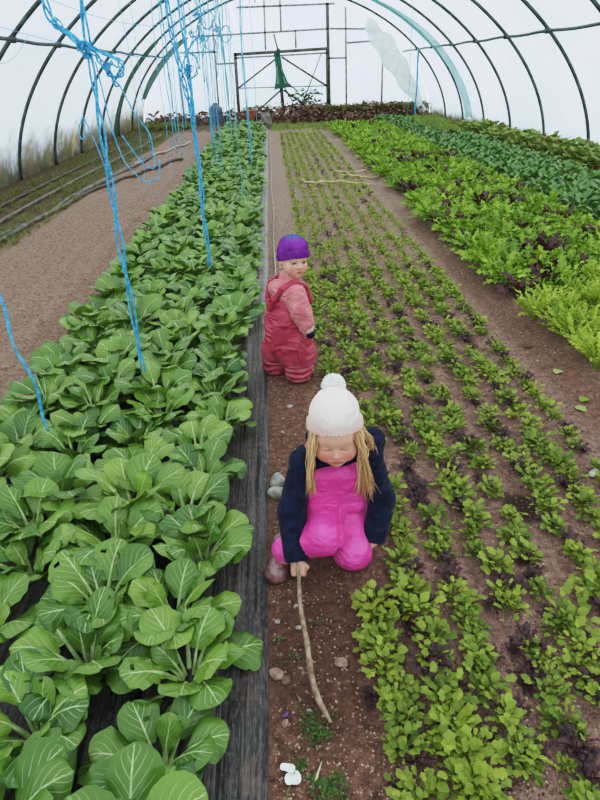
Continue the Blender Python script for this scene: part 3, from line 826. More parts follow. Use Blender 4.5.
def face_tint(V,o,R,k,closed,base,blush):
    """per-vertex skin colour"""
    p=((V-o)@R)/k; x,y,z=p.T
    c=np.tile(np.array(base[:3]),(len(V),1))
    hd=np.linalg.norm(p,axis=1)<.13
    front=(y>.02)&hd
    def put_(w,col): 
        w=np.clip(w,0,1)[:,None]*front[:,None]; c[:]=c*(1-w)+np.array(col[:3])*w
    for e in (-1,1):
        put_(.8*np.exp(-(((x-e*.036)/.022)**2+((z+.034)/.020)**2)),blush)
        put_(.35*np.exp(-(((x-e*.029)/.014)**2+((z-.014)/.005)**2)),lin(196,128,108))
        put_(.45*np.exp(-(((x-e*.029)/.018)**2+((z-.0255-.06*abs(0))/.0035)**2)),lin(176,128,88))
        if closed:  # lash line of the lowered lid
            put_(1.1*np.exp(-(((x-e*.029)/.0135)**4+((z+.0065-((x-e*.029)/.0135)**2*.003)/.0021)**2)),lin(96,58,44))
        else:
            put_(1.2*np.exp(-(((x-e*.029)/.0115)**4+((z-.0005)/.0042)**4)),lin(60,44,42))
            put_(.9*np.exp(-(((x-e*.029)/.0135)**4+((z-.0052)/.0016)**2)),lin(110,70,58))
    put_(.55*np.exp(-((x/.012)**2+((z+.027)/.009)**2)),blush)
    put_(1.0*np.exp(-((x/.0165)**4+((z+.051)/.0072)**4)),lin(204,98,96))
    put_(.8*np.exp(-((x/.016)**4+((z+.0512)/.0016)**2)),lin(120,50,50))
    for e in (-1,1): put_(.6*np.exp(-(((x-e*.0055)/.003)**2+((z+.0345)/.0025)**2)),lin(140,70,62))
    return np.concatenate([c,np.ones((len(V),1))],1)

def hand(S,wr,dirv,palm_n,side,curl,sc=1.0,thumb=1.0):
    """palm and five separate fingers; side points toward the thumb"""
    R=frame(dirv,palm_n); s=np.array(side,float); f=R[:,1]; s-=f*(s@f); s/=np.linalg.norm(s); n=np.cross(s,f)
    if n@np.array(palm_n)<0: n=-n
    G=lambda a,b,c:np.array(wr)+(s*a+f*b+n*c)*sc
    S.rbox(G(0,.022,0),np.array([.015,.017,.005])*sc,.006*sc,np.stack([s,f,n],1),.006)
    for i,(off,L) in enumerate(((.0165,.030),(.0058,.034),(-.0050,.031),(-.0155,.024))):
        p=G(off,.040,0); a=0.; seg=L/3*sc; P_=[p]
        for j in range(3):
            a+=curl*(.9 if j==0 else 1.0)*(1+.06*i)
            p=p+(f*math.cos(a)+n*math.sin(a))*seg*1.15; P_.append(p)
        S.chain(P_,np.array([.0062,.0058,.0053,.0046])*sc,.0022)
    b=G(.017,.010,.003); m=G(.027,.022,.010); e=b+(m-b)+ (f*.7+n*.7*thumb-s*.35)*.016*sc; t=e+(f*.4+n*.6*thumb-s*.7)*.012*sc
    S.chain([b,m,e,t],np.array([.0075,.0068,.0058,.0048])*sc,.003)

def rib_mat(name,c1,c2,zsplit=None,c3=None,stripes=70,axis=None):
    """knitted wool: fine vertical ribs"""
    t=NT(name); v=t.obj()
    c=t.mix(t.ramp(t.noise(18,3,v),.3,.7),c1,c2)
    if c3 is not None:
        z=t.xyz(t.pos())[2]; c=t.mix(t.ramp(z,zsplit[0],zsplit[1]),c,c3)
    h=t.math('ADD',t.noise(220,2,v),t.math('MULTIPLY',t.n('TexVoronoi',{'Vector':v,'Scale':260.}).outputs['Distance'],.8))
    return t.done(t.bsdf(c,.95,t.bump(h,.6,.003),.05))

def fabric(name,c1,c2,scale=9,rough=.6,weave=500,bs=.15,spec=.4,wr=.0,sheen=0.,dirt=None):
    t=NT(name); v=t.obj()
    c=t.mix(t.ramp(t.noise(scale,4,v,.6),.32,.68),c1,c2)
    if dirt is not None:
        z=t.xyz(t.pos())[2]
        dm=t.math('MULTIPLY',t.ramp(z,dirt[1],.0),t.ramp(t.noise(24,4,v),.35,.65)); c=t.mix(t.math('MULTIPLY',dm,.75),c,dirt[0])
    h=t.math('ADD',t.math('MULTIPLY',t.noise(weave,2,v),.25),t.math('MULTIPLY',t.noise(38,3,t.n('Mapping',{'Vector':v,'Scale':(1.,1.,1.8)}).outputs[0],.5),wr))
    return t.done(t.bsdf(c,rough,t.bump(h,bs,.012),spec,**{'Sheen Weight':sheen}))
def folds(P,amp,f=38.,zs=1.0,seed=3):
    q=P*np.array([f*.6,f*.6,f*zs]); q=q+3*(vnoise(P*14,seed)[:,None]-.5)
    n=vnoise(q,seed+1); return amp*(np.abs(n-.5)*2-.5)

# ---------------------------------------------------------------- the crouching child (about four), facing the camera
HO=np.array([.153,1.578,.507]); HR=frame((-.06,-1,-.16),(0.0,0,1)); HR=HR@np.array(Matrix.Rotation(math.radians(2),3,'Y'))
HK=1.0
shR,elR,wrR=np.array([.058,1.620,.378]),np.array([.004,1.565,.215]),np.array([.017,1.456,.092])
shL,elL,wrL=np.array([.262,1.625,.385]),np.array([.314,1.600,.215]),np.array([.278,1.545,.085])
hipR,knR,anR=np.array([.122,1.725,.165]),np.array([.112,1.490,.168]),np.array([-.022,1.545,.085])
hipL,knL,anL=np.array([.215,1.725,.150]),np.array([.206,1.530,.062]),np.array([.215,1.760,.050])
S=SDF((-.12,1.36,-.005),(.42,1.86,.64),.0032)
S.cap((.153,1.66,.37),(.16,1.725,.18),.066,.082,.02)
S.cap((.153,1.64,.38),(.153,1.595,.45),.036,.034,.02)
for a,b,c in ((shR,elR,wrR),(shL,elL,wrL)):
    S.cap((.155,1.645,.375),a,.045,.036,.02); S.chain([a,b,c],[.034,.027,.019],.012)
for a,b,c in ((hipR,knR,anR),(hipL,knL,anL)): S.chain([a,b,c],[.062,.045,.028],.02)
S.cap(anR,(-.050,1.475,.03),.026,.022,.012); S.cap(anL,(.22,1.80,.03),.024,.02,.012)
head(S,HO,HR,HK)
hand(S,wrR+np.array([0,.004,.004]),(0.02,-.45,-.89),(.25,.85,-.45),(1,-.15,0.05),1.05,1.08)
hand(S,wrL+np.array([0,.0,.0]),(-.62,-.35,-.66),(-.5,.75,-.2),(-.2,-.8,.4),.45,.98)
girl=S.build('person',SKIN,None,lambda V:face_tint(V,HO,HR,HK,True,lin(228,172,150),lin(222,120,108)))
tag(girl,'young child crouching in pink dungarees, navy fleece and bobble hat, holding a stick','person')
# navy fleece
NAVY=fabric('navy_fleece',lin(18,22,42),lin(34,40,68),30,.95,320,.5,.1,.6,.08)
S=SDF((-.10,1.36,.04),(.42,1.86,.50),.0036)
S.cap((.155,1.672,.365),(.16,1.735,.20),.088,.098,.03)
for a,b,c in ((shR,elR,wrR),(shL,elL,wrL)):
    S.cap((.155,1.665,.375),a,.055,.047,.03); S.chain([a,b,c],[.046,.0425,.0385],.016)
S.ell((.155,1.70,.420),(.090,.045,.035),None,.02)          # hood lying on the back
S.ell((.280,1.655,.425),(.045,.045,.040),None,.02)
S.disp(lambda P:folds(P,.008,34,1.6,3))
for c,b in ((wrR,elR),(wrL,elL)):
    n=(c-b)/np.linalg.norm(c-b); e=c-n*.004
    S.cut(lambda P:np.where(np.linalg.norm(P-c,axis=-1)<.075,(P-e)@n,-1.))
S.build('fleece_jacket',NAVY,girl)
# dungarees: bib, thighs, shins, straps
PINK=fabric('pink_waterproof',lin(232,62,150),lin(244,92,174),7,.42,120,.5,.5,1.5,0,(lin(150,70,92),.07))
S=SDF((-.12,1.40,-.006),(.36,1.90,.46),.0036)
S.ell((.158,1.715,.185),(.118,.105,.095),None,.03)
S.rbox((.153,1.640,.278),np.array([.070,.045,.068]),.03,frame((0,-1,-.12)),.03)
S.rbox((.152,1.598,.332),np.array([.052,.010,.024]),.014,frame((0,-1,.30)),.02)
S.chain([hipR,knR],[.076,.058],.02); S.chain([hipL,knL],[.078,.064],.02)
S.chain([knR,anR+np.array([.002,-.016,.004])],[.057,.046],.02); S.chain([knL,anL],[.060,.052],.02)
for e,s0 in ((-1,np.array([.098,1.590,.355])),(1,np.array([.212,1.590,.356]))):
    mid=np.array([.155+e*.082,1.632,.424]); S.chain([s0,(s0+mid)/2+np.array([e*.01,-.010,.012]),mid,mid+np.array([-e*.02,.07,-.005])],[.013]*4,.006)
S.disp(lambda P:folds(P,.005,30,1.1,5)+.003*np.exp(-((P[:,2]-.232-.02*np.abs(P[:,0]-.153))/.005)**2)*(P[:,1]<1.62)*(P[:,2]>.2)*(P[:,0]>.07))
S.disp(lambda P:.009*np.exp(-(((P[:,0]-.150-.12*(P[:,2]-.15))/.006)**2))*(P[:,2]<.225)*(P[:,1]<1.66)*(P[:,2]>.06))
S.cut(lambda P:-.004-P[...,2]+0*P[...,0])
S.build('dungarees',PINK,girl)
# boots
BOOT=simple('mauve_boot',lin(112,78,82),lin(150,112,112),60,.28,.1,200,.001,.6,**{'Coat Weight':.3}); SOLE=simple('boot_sole',lin(64,40,40),lin(86,56,52),40,.6)
def boot(par,an,toe,heel,sc=1.0):
    an,toe,heel=map(lambda q:np.array(q,float),(an,toe,heel))
    lo=np.minimum(np.minimum(an,toe),heel)-.07; hi=np.maximum(np.maximum(an,toe),heel)+.07
    S=SDF(lo,hi,.003); S.cap(heel,toe,.031*sc,.036*sc,.01); S.ell(toe,np.array([.037,.037,.036])*sc,None,.01); S.cap(heel,an,.033*sc,.037*sc,.02)
    S.cap((heel+toe)/2+np.array([0,0,.012]),an,.026*sc,.03*sc,.02)
    S.cut(lambda P:.004-P[...,2]); b=S.build('boot',BOOT,par)
    S=SDF(lo,hi,.003); S.cap(heel,toe,.034*sc,.0405*sc,.01); S.cut(lambda P:np.maximum(P[...,2]-.016,-.004-P[...,2])); S.build('sole',SOLE,b)
boot(girl,(-.026,1.543,.098),(-.055,1.478,.034),(-.030,1.560,.032))
boot(girl,(.215,1.77,.075),(.20,1.845,.030),(.213,1.775,.034))
# hair: long fair strands beside the face
HAIR=None
t=NT('fair_hair'); u,vv_,r_=t.xyz(t.n('Attribute',attribute_name='leaf').outputs['Vector'])
HAIR=t.done(t.bsdf(t.mix(r_,lin(184,128,80),lin(250,216,170)),.38,None,.5,Anisotropic=.5))
hm=MB(); rh=np.random.RandomState(5)
def lock(p0,p1,p2,p3,n,spread,r):
    P0,P1,P2,P3=map(lambda q:np.array(q,float),(p0,p1,p2,p3))
    for i in range(n):
        o0=rh.normal(size=3)*spread*np.array([.6,.6,.2]); o1=rh.normal(size=3)*spread; o2=rh.normal(size=3)*spread*1.3; o3=rh.normal(size=3)*spread*np.array([1.2,1.0,1.8])
        T=np.linspace(0,1,12)[:,None]
        pts=(1-T)**3*(P0+o0)+3*(1-T)**2*T*(P1+o1)+3*(1-T)*T**2*(P2+o2)+T**3*(P3+o3)
        w_=rh.normal(size=2)*.004; pts[:,0]+=w_[0]*np.sin(T[:,0]*9+rh.uniform(0,6)); pts[:,1]+=w_[1]*np.sin(T[:,0]*8+rh.uniform(0,6))
        hm.tube(pts,r*np.linspace(1,.3,12)*rh.uniform(.5,1.2),5,attr=(0,0,rh.uniform()))
HG=lambda x,y,z:HO+HR@np.array([x,y,z])
# (head frame: +x is the child's left, at the right of the photo when seen from the front)
for e in (-1,1):
    a=HG(e*.060,.035,.035)*1; 
    if e*HR[0,0]<0: pass
def hside(px,n1,n2):
    sgn=1 if px>0 else -1
    for (dx,dy) in ((.060,.046),(.066,.028),(.068,.006),(.060,-.02)):
        p0=HO+np.array([sgn*dx,-dy,.042]); 
        p1=HO+np.array([sgn*(dx+.010),-dy-.010,-.02]); 
        if sgn<0: p2=HO+np.array([-.082,-dy*.8-.018,-.085]); p3=np.array([.068,1.535-dy*.3,.318])
        else: p2=HO+np.array([.090,-dy*.8-.020,-.085]); p3=np.array([.250+.012*rh.normal(),1.545-dy*.5,.300])
        lock(p0,p1,p2,p3,n1,.0062 if sgn<0 else .0085,.0022)
hside(-1,26,0); hside(1,38,0)
lock(HO+np.array([.066,.0,.03]),HO+np.array([.10,.0,-.01]),HO+np.array([.125,.02,-.05]),np.array([.275,1.60,.395]),26,.007,.002)   # lock lifted over the collar
lock(HO+np.array([-.062,.0,.03]),HO+np.array([-.085,.0,-.01]),HO+np.array([-.085,.02,-.07]),np.array([.075,1.58,.37]),18,.006,.002)
lock(HO+np.array([0,.07,.0]),HO+np.array([0,.10,-.03]),HO+np.array([0,.115,-.09]),np.array([.155,1.72,.37]),40,.022,.0022)
hm.build('hair',HAIR,girl)
# bobble hat: crown, ribbed cuff, pompom
def beanie(par,o,R,k,cuff_tilt,top,cm,rm,cuffh,name='knitted_hat',zc=.035):
    g=lambda x,y,z:o+R@(np.array([x,y,z])*k)
    lo=o-.16*k; hi=o+.16*k+np.array([0,0,.04])
    S=SDF(lo,hi,.0028)
    S.ell(g(0,-.008,.032),np.array([.083,.095,.085])*k,R,.01)
    S.ell(g(0,-.004,.075),np.array([.076,.085,top])*k,R,.008)
    n=np.array([0,-math.sin(cuff_tilt),math.cos(cuff_tilt)]); nW=R@n
    S.disp(lambda P:folds(P,.004,30,.8,8)+.0012*np.sin(np.arctan2(((P-o)@R)[:,0],((P-o)@R)[:,1])*60),.02)
    S.cut(lambda P:-((P-g(0,0,zc))@nW)-.001)
    hat=S.build(name,cm,par)
    S=SDF(lo,hi,.0028); S.ell(g(0,-.008,.028),np.array([.087,.100,.090])*k,R,.01)
    S.disp(lambda P:.0028*np.sin(np.arctan2(((P-o)@R)[:,0],((P-o)@R)[:,1])*44),.02)
    S.cut(lambda P:np.maximum(-((P-g(0,0,zc))@nW),((P-g(0,0,zc))@nW)-cuffh*k))
    S.build('ribbed_cuff',rm,hat)
    return hat
WOOLW=rib_mat('cream_wool',lin(232,190,180),lin(240,204,194),(.545,.600),lin(255,234,222)); WOOLP=rib_mat('pale_pink_wool',lin(238,190,178),lin(248,208,196))
hat=beanie(girl,HO,HR,1.0,math.radians(22),.078,WOOLW,WOOLP,.032,zc=.024)
pm=MB(); pc=np.array([.154,1.640,.640]); ico=rh.normal(size=(1500,3)); ico/=np.linalg.norm(ico,axis=1)[:,None]
for d in ico:
    L=.036*rh.uniform(.80,1.10); e=d+rh.normal(size=3)*.15; pm.tube([pc+d*.008,pc+d*L*.6,pc+e/np.linalg.norm(e)*L],[.0025,.0028,.0022],4)
pm.build('pompom',simple('white_yarn',lin(255,246,234),lin(255,252,244),60,.95,spec=.1),hat)['label']='fluffy white pompom'

# ---------------------------------------------------------------- the toddler, back half turned, head looking round
TF=np.array([.87,.50,0.]); TR=np.array([.50,-.87,0.]); TBASE=np.array([.045,3.0,0.])   # body forward, body right
def B(r,f,z): return TBASE+TR*r+TF*f+np.array([0,0,z])
TO=np.array([.079,2.975,.668]); THR=frame((.40,-.92,-.06),(.02,0.05,1)); TK=.92
tsR,teR,twR=np.array([.080,2.918,.490]),np.array([.107,2.882,.422]),np.array([.131,2.870,.352])
tsL,teL,twL=B(-.070,.035,.485),B(-.085,.085,.40),B(-.06,.13,.33)
tkR,taR=B(.055,.02,.15),B(.062,.010,.03); tkL,taL=B(-.082,-.03,.15),B(-.098,-.045,.03)
S=SDF((-.16,2.78,-.004),(.26,3.20,.80),.0034)
S.cap(B(0,0,.47),B(0,-.01,.22),.070,.085,.02); S.cap(B(0,.0,.48),(TO+np.array([-.008,.012,-.07])),.04,.036,.02)
for a,b,c in ((tsR,teR,twR),(tsL,teL,twL)):
    S.cap(B(0,0,.48),a,.05,.034,.02); S.chain([a,b,c],[.034,.027,.020],.012)
S.chain([B(.05,0,.22),tkR,taR],[.058,.044,.03],.02); S.chain([B(-.05,0,.22),tkL,taL],[.058,.044,.03],.02)
S.cap(taR,taR+TF*.06-np.array([0,0,.005]),.024,.02,.01); S.cap(taL,taL+TF*.06-np.array([0,0,.005]),.024,.02,.01)
head(S,TO,THR,TK)
hand(S,twR,(.35,-.25,-.9),(-.8,-.2,.1),(.3,.9,0),.5,.85); hand(S,twL,(.6,.3,-.7),(-.2,-.9,0),(.4,-.3,.8),.5,.85)
tod=S.build('person',SKIN,None,lambda V:face_tint(V,TO,THR,TK,False,lin(236,184,164),lin(228,132,120)))
tag(tod,'toddler standing in crimson dungarees and purple knitted hat, looking back over one shoulder','person')
SALM=fabric('salmon_jacket',lin(196,104,112),lin(224,140,142),16,.85,260,.5,.2,.9,.3)
S=SDF((-.16,2.78,.2),(.28,3.20,.60),.0036)
S.cap(B(0,0,.468),B(0,0,.30),.088,.098,.02)
for a,b,c in ((tsR,teR,twR),(tsL,teL,twL)):
    S.cap(B(0,0,.468),a,.060,.052,.03); S.chain([a,b,c],[.055,.050,.041],.016)
S.ell(B(.0,-.050,.520),np.array([.062,.052,.042]),frame(TF),.025); S.ell(TO+np.array([-.012,.018,-.088]),(.058,.058,.026),None,.02)       # bunched hood
S.cap(B(.05,-.02,.535),B(.05,.05,.525),.026,.024,.02)
S.disp(lambda P:folds(P,.010,32,1.6,12))
S.build('padded_jacket',SALM,tod)
CUFF=simple('pale_cuff',lin(226,180,172),lin(236,198,188),40,.9)
nv=(twR-teR)/np.linalg.norm(twR-teR); S=SDF(twR-.07,twR+.07,.003); S.cap(twR-nv*.006,twR+nv*.014,.0385,.0375,.004); S.build('cuff',CUFF,tod)['label']='pale pink jacket cuff'
MIT=fabric('navy_mitten',lin(22,26,52),lin(44,50,84),40,.95,300,.4,.1)
S=SDF(twR-.09,twR+.09,.003); md=np.array([.42,-.22,-.88]); S.cap(twR+nv*.012,twR+nv*.012+md*.036,.024,.026,.01); S.cap(twR+md*.022,twR+md*.022+np.array([.03,.006,-.012]),.011,.010,.008); S.build('mitten',MIT,tod)['label']='navy mitten'
S=SDF(twL-.09,twL+.09,.003); S.cap(twL,twL+np.array([.03,.02,-.04]),.026,.026,.01); S.build('mitten',MIT,tod)
CRIM=fabric('crimson_waterproof',lin(158,34,68),lin(196,70,98),9,.40,120,.35,.5,1.0,0,(lin(176,112,116),.30))
S=SDF((-.20,2.76,-.004),(.30,3.24,.60),.0036)
S.chain([B(0,-.006,.430),B(0,-.006,.33),B(0,-.006,.22)],[.100,.116,.122],.03)
S.chain([B(.045,0,.22),tkR,taR+np.array([0,0,.025])],[.095,.082,.070],.03); S.chain([B(-.045,0,.22),tkL,taL+np.array([0,0,.025])],[.095,.080,.068],.03)
# arm holes are cut low at the sides and back, the bib stands up in front
def bib_cut(P):
    q=P-TBASE; r=q@TR; f=q@TF; z=P[...,2]
    lim=.392+.065*sm(f,.02,.07)+.085*sm(-f,.005,.07)-.02*np.clip(np.abs(r)/.1,0,1)
    return (z-lim)*.7
S.disp(lambda P:folds(P,.013,20,1.4,15)+.004*np.sin(P[:,2]*190+4*vnoise(P*20,2))*(P[:,2]<.11))
S.cut(bib_cut)
for e in (-1,1):
    P_=[B(.012*e,-.108,.420),B(.035*e,-.100,.475),B(.062*e,-.066,.536),B(.068*e,.0,.560),B(.062*e,.07,.52),B(.055*e,.105,.43)]
    T=np.linspace(0,1,16); pts=np.stack([np.interp(T,np.linspace(0,1,6),[p[i] for p in P_]) for i in range(3)],1)
    S.chain(list(pts),[.0145]*16,.005)
S.cut(lambda P:-.006-P[...,2])
S.build('dungarees',CRIM,tod)
for an in (taR,taL):
    boot(tod,an+np.array([0,0,.03]),an+TF*.065+np.array([0,0,.0]),an-TF*.02+np.array([0,0,.0]),.88)
PURP=rib_mat('purple_wool',lin(100,36,122),lin(136,58,156)); PURP2=rib_mat('purple_teal_wool',lin(110,44,132),lin(146,66,166),(.762,.80),lin(52,120,160))
beanie(tod,TO,THR,TK*1.0,math.radians(20),.052,PURP2,PURP,.034,zc=-.004)
# ================================================================== THINGS ON THE GROUND AND IN THE AIR
# black plastic mulch under the bok choy, creased lengthwise
def plastic_material():
    t=NT('black_plastic'); P=t.pos(); x,y,z=t.xyz(P)
    s=t.noise(1,4,t.n('Mapping',{'Vector':P,'Scale':(60.,2.5,1.)}).outputs[0],.6)
    n=t.noise(12,4,P,.6)
    c=t.mix(t.ramp(s,.35,.7),lin(36,34,35),lin(88,84,83))
    c=t.mix(t.math('MULTIPLY',t.ramp(t.noise(1,5,t.n('Mapping',{'Vector':P,'Scale':(150.,40.,1.)}).outputs[0],.75),.45,.70),.65),c,lin(132,122,122)); c=t.mix(t.ramp(t.noise(1,3,t.n('Mapping',{'Vector':P,'Scale':(34.,1.6,1.)}).outputs[0]),.56,.66),c,lin(22,20,24))
    du=t.math('MULTIPLY',t.ramp(n,.5,.75),t.ramp(x,-.40,-.15)); c=t.mix(t.math('MULTIPLY',du,.6),c,lin(124,104,96))
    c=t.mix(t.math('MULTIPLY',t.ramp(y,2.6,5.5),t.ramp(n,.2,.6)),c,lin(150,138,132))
    return t.done(t.bsdf(c,.48,t.bump(t.math('ADD',s,t.math('MULTIPLY',n,.6)),.8,.014),.4))
xs=np.linspace(-1.36,-.085,150); ysp=[.2]
while ysp[-1]<20.9: ysp.append(ysp[-1]+.03*max(1,ysp[-1]*.6))
ysp=np.array(ysp); X,Y=np.meshgrid(xs,ysp)
wx=X*60+2*vnoise(np.stack([X*6,Y*1.2,0*X],-1),31); 
Z=gz(X,Y)+.010+.008*vnoise(np.stack([wx,Y*1.5,0*X],-1),32)+.012*vnoise(np.stack([X*14,Y*2.,0*X],-1),33)*(X>-.34)+.006*vnoise(np.stack([X*9,Y*9,0*X],-1),34)
edge=.012*(vnoise(np.stack([0*X,Y*3,0*X],-1),35)-.5); X=X+edge*np.clip((X+.3)/.2,0,1)
Z=np.where(X>-.098,gz(X,Y)+.004,Z)
nx=len(xs); ii,jj=np.meshgrid(np.arange(len(ysp)-1),np.arange(nx-1),indexing='ij'); b=(ii*nx+jj).ravel()
o=link('plastic_mulch_sheet',mesh_from('plastic_mulch_sheet',np.stack([X,Y,Z],-1).reshape(-1,3),np.stack([b,b+1,b+nx+1,b+nx],1),None,plastic_material()))
tag(o,'creased black plastic mulch sheet under the bok choy, its edge showing along the path','plastic sheet')

# stick in the child's hand
STK=simple('bare_wood',lin(118,94,76),lin(168,146,124),40,.75,.4,120,.003)
m=MB()
pts=np.array([(.0165,1.450,.110),(.0165,1.430,.080),(.019,1.394,.070),(.017,1.323,.066),(.022,1.251,.060),(.031,1.184,.054),(.033,1.134,.048),(.038,1.063,.040),(.053,1.01,.022),(.080,.961,.006)])
T=np.linspace(0,1,40); pp=np.stack([np.interp(T,np.linspace(0,1,len(pts)),pts[:,i]) for i in range(3)],1)
for _ in range(2): pp[1:-1]=(pp[:-2]+pp[1:-1]*2+pp[2:])/4
r=np.interp(T,[0,.1,.5,.85,.95,1],[.006,.0068,.0082,.0095,.0085,.004])*(.92+.06*np.sin(T*45)+.05*np.sin(T*83))
m.tube(pp,r,9)
tag(m.build('stick',STK),'bent bare wooden stick held by the crouching child, tip on the soil','stick')

# stones, chips and litter
rs=np.random.RandomState(3)
STONE=simple('buff_stone',lin(132,104,90),lin(176,146,128),30,.85,.4,80,.004); STONE2=simple('brown_stone',lin(96,70,60),lin(128,100,86),30,.85,.4,80,.004); GREYS=simple('grey_stone',lin(140,134,126),lin(190,184,174),26,.85,.4,60,.006)
def stone(name,label,x,y,rx,ry,rz,m,seed,cat='stone',grp=None):
    U=np.linspace(.02,PI-.02,9); V=np.linspace(0,2*PI,12,endpoint=False); uu,vv=np.meshgrid(U,V,indexing='ij')
    d=np.stack([np.sin(uu)*np.cos(vv),np.sin(uu)*np.sin(vv),np.cos(uu)],-1)
    rr=.72+.55*vnoise(d*1.7+seed*3.1,seed)
    v=(d*rr[...,None]*np.array([rx,ry,rz])).reshape(-1,3); q=[(i*12+j,(i+1)*12+j,(i+1)*12+(j+1)%12,i*12+(j+1)%12) for i in range(8) for j in range(12)]
    o=link(name,mesh_from(name,v,q,None,m),loc=(x,y,float(gz(x,y))+rz*.45)); o.rotation_euler=(0,0,seed*1.3)
    return tag(o,label,cat,grp)
stone('stone','pale pitted grey stone at the plastic edge behind the crouching child',-.042,1.93,.030,.045,.028,GREYS,1)
stone('stone','second pale grey stone, higher and closer to the child elbow',-.045,2.0,.028,.03,.038,GREYS,4)
stone('stone','flat buff stone on the bare soil right of the stick',.128,1.138,.021,.018,.010,STONE,2)
stone('stone','buff heart-shaped stone by the plastic edge, left of the stick',-.060,1.115,.018,.022,.013,STONE,3)
stone('stone','brown stone touching the buff heart-shaped stone',-.036,1.098,.017,.017,.010,STONE2,5)
stone('stone','small pale chip below the purple scrap',-.040,.972,.011,.010,.006,STONE,6)
stone('stone','small white pebble at the plastic edge beside the top of the stick',-.056,1.30,.009,.009,.006,GREYS,7)
stone('stone','pale flat chip of stone between the fifth and sixth seedling rows',.894,2.208,.020,.014,.006,STONE,8)
stone('stone','pale elongated stone lying at the right frame edge',1.255,1.958,.016,.034,.012,GREYS,9)
stone('stone','whitish leaf-like chip on the path just behind the bobble hat',.025,2.66,.017,.014,.005,GREYS,10)
chips=[]
for i in range(60):
    y=.85+4.5*rs.uniform()**1.5
    x=rs.choice([rs.uniform(-.05,.22),rs.uniform(.2,1.35),rs.uniform(1.36,1.6)])
    if x<.42 and 1.40<y<1.95: continue
    s=rs.uniform(.004,.011)
    stone('pebble','small pebble or straw chip lying on the bare soil between the rows',x,y,s,s*rs.uniform(.6,1.2),s*.55,[STONE,STONE2,GREYS][rs.randint(3)],20+i,'pebble','pebbles on the soil')
# soil crumbs
m=MB(); 
oct_v=np.array([(1,0,0),(0,1,0),(-1,0,0),(0,-1,0),(0,0,1),(0,0,-.4)],float)
oct_q=np.array([(0,1,4,4),(1,2,4,4),(2,3,4,4),(3,0,4,4)])
cv=np.array([(-1,-1,-.6),(1,-1,-.6),(1,1,-.6),(-1,1,-.6),(-.6,-.7,.7),(.7,-.6,.6),(.6,.7,.8),(-.7,.6,.6)],float)*.7
cq=np.array([(4,5,6,7),(0,1,5,4),(1,2,6,5),(2,3,7,6),(3,0,4,7)])
N=26000; 
yy_=.75+6.5*rs.uniform(size=N)**1.7; xx_=rs.uniform(-.07,1.66,N)
left=rs.uniform(size=N)<.22; yy_[left]=2.6+6*rs.uniform(size=left.sum())**1.4; xx_[left]=rs.uniform(-2.5,-1.38,left.sum())
zz_=gz(xx_,yy_)
for x,y,z in zip(xx_,yy_,zz_):
    s=rs.uniform(.0016,.0042)*(1 if rs.uniform()<.95 else 1.5)*(1+.10*y); a=rs.uniform(0,6.28); c,si=math.cos(a)*s,math.sin(a)*s
    w=cv*rs.uniform(.7,1.3,3); v=np.stack([w[:,0]*c-w[:,1]*si+x,w[:,0]*si+w[:,1]*c+y,w[:,2]*s*.8+z+s*.2],1)
    m.quads(v,cq,np.tile((0,0,rs.uniform()),(8,1)))
t=NT('soil_crumb'); u,vv_,r_=t.xyz(t.n('Attribute',attribute_name='leaf').outputs['Vector'])
c=t.mix(t.ramp(r_,0,.8),lin(84,56,47),lin(176,144,128)); c=t.mix(t.ramp(r_,.90,.95),c,lin(196,172,150))
o=m.build('soil_crumbs',t.done(t.bsdf(c,.9,None,.2))); tag(o,'loose crumbs of brown soil and straw scattered on the beds','soil',kind='stuff')

# torn white plastic label / petal, purple scrap, straw
WHT=simple('white_petal',lin(236,238,228),lin(250,250,244),20,.5)
m=MB(); 
def petal(c,rx,ry,rot,z,k):
    U=np.linspace(0,1,7); V=np.linspace(0,2*PI,18,endpoint=False)
    v=[];q=[]
    for u in U:
        for w in V:
            e=1-.28*math.exp(-((w-4.2)/.5)**2)
            x,y=u*rx*math.cos(w)*e,u*ry*math.sin(w)*e; v.append((c[0]+x*math.cos(rot)-y*math.sin(rot),c[1]+x*math.sin(rot)+y*math.cos(rot),z+k*u*u+.003*math.sin(3*w)*u))
    for i in range(6):
        for j in range(18): q.append((i*18+j,i*18+(j+1)%18,(i+1)*18+(j+1)%18,(i+1)*18+j))
    m.quads(v,q)
zg=float(gz(-.031,.83))+.008
petal((-.024,.822),.020,.019,.3,zg+.002,.004); petal((-.036,.845),.019,.012,-.2,zg+.006,.005)
pt=m.build('white_petal',WHT); m2=MB(); m2.tube([(-.030,.810,zg),(-.037,.80,zg-.004),(-.042,.775,zg-.006)],[.0016,.0015,.001],5); m2.build('stem',simple('petal_stem',lin(120,140,80)),pt)
tag(pt,'folded white petal with a thin stem lying on the soil by the plastic edge','petal')
m=MB(); zz=float(gz(-.037,.996))+.004; R=np.array(Matrix.Rotation(.7,3,'Z')); m.box((-.009,-.004,0),(.009,.004,.003),None,R,(-.037,.996,zz)); 
o=m.build('purple_scrap',simple('purple_plastic',lin(112,84,150),lin(140,112,178),20,.5),smooth=False); tag(o,'tiny purple scrap of plastic on the soil left of the stick tip','scrap')
m=MB(); zz=float(gz(.037,.83)); m.tube([(.030,.812,zz+.006),(.036,.83,zz+.007),(.048,.857,zz+.010)],[.0042,.0025,.0010],6)
tag(m.build('dry_shoot',simple('dry_shoot',lin(196,190,130),lin(214,206,160),20,.6)),'thin yellowish dry shoot lying right of the white petal','shoot')
LEAFY=leafmat('fallen_leaf',lin(150,160,90),lin(190,196,130),None,.6,.2)
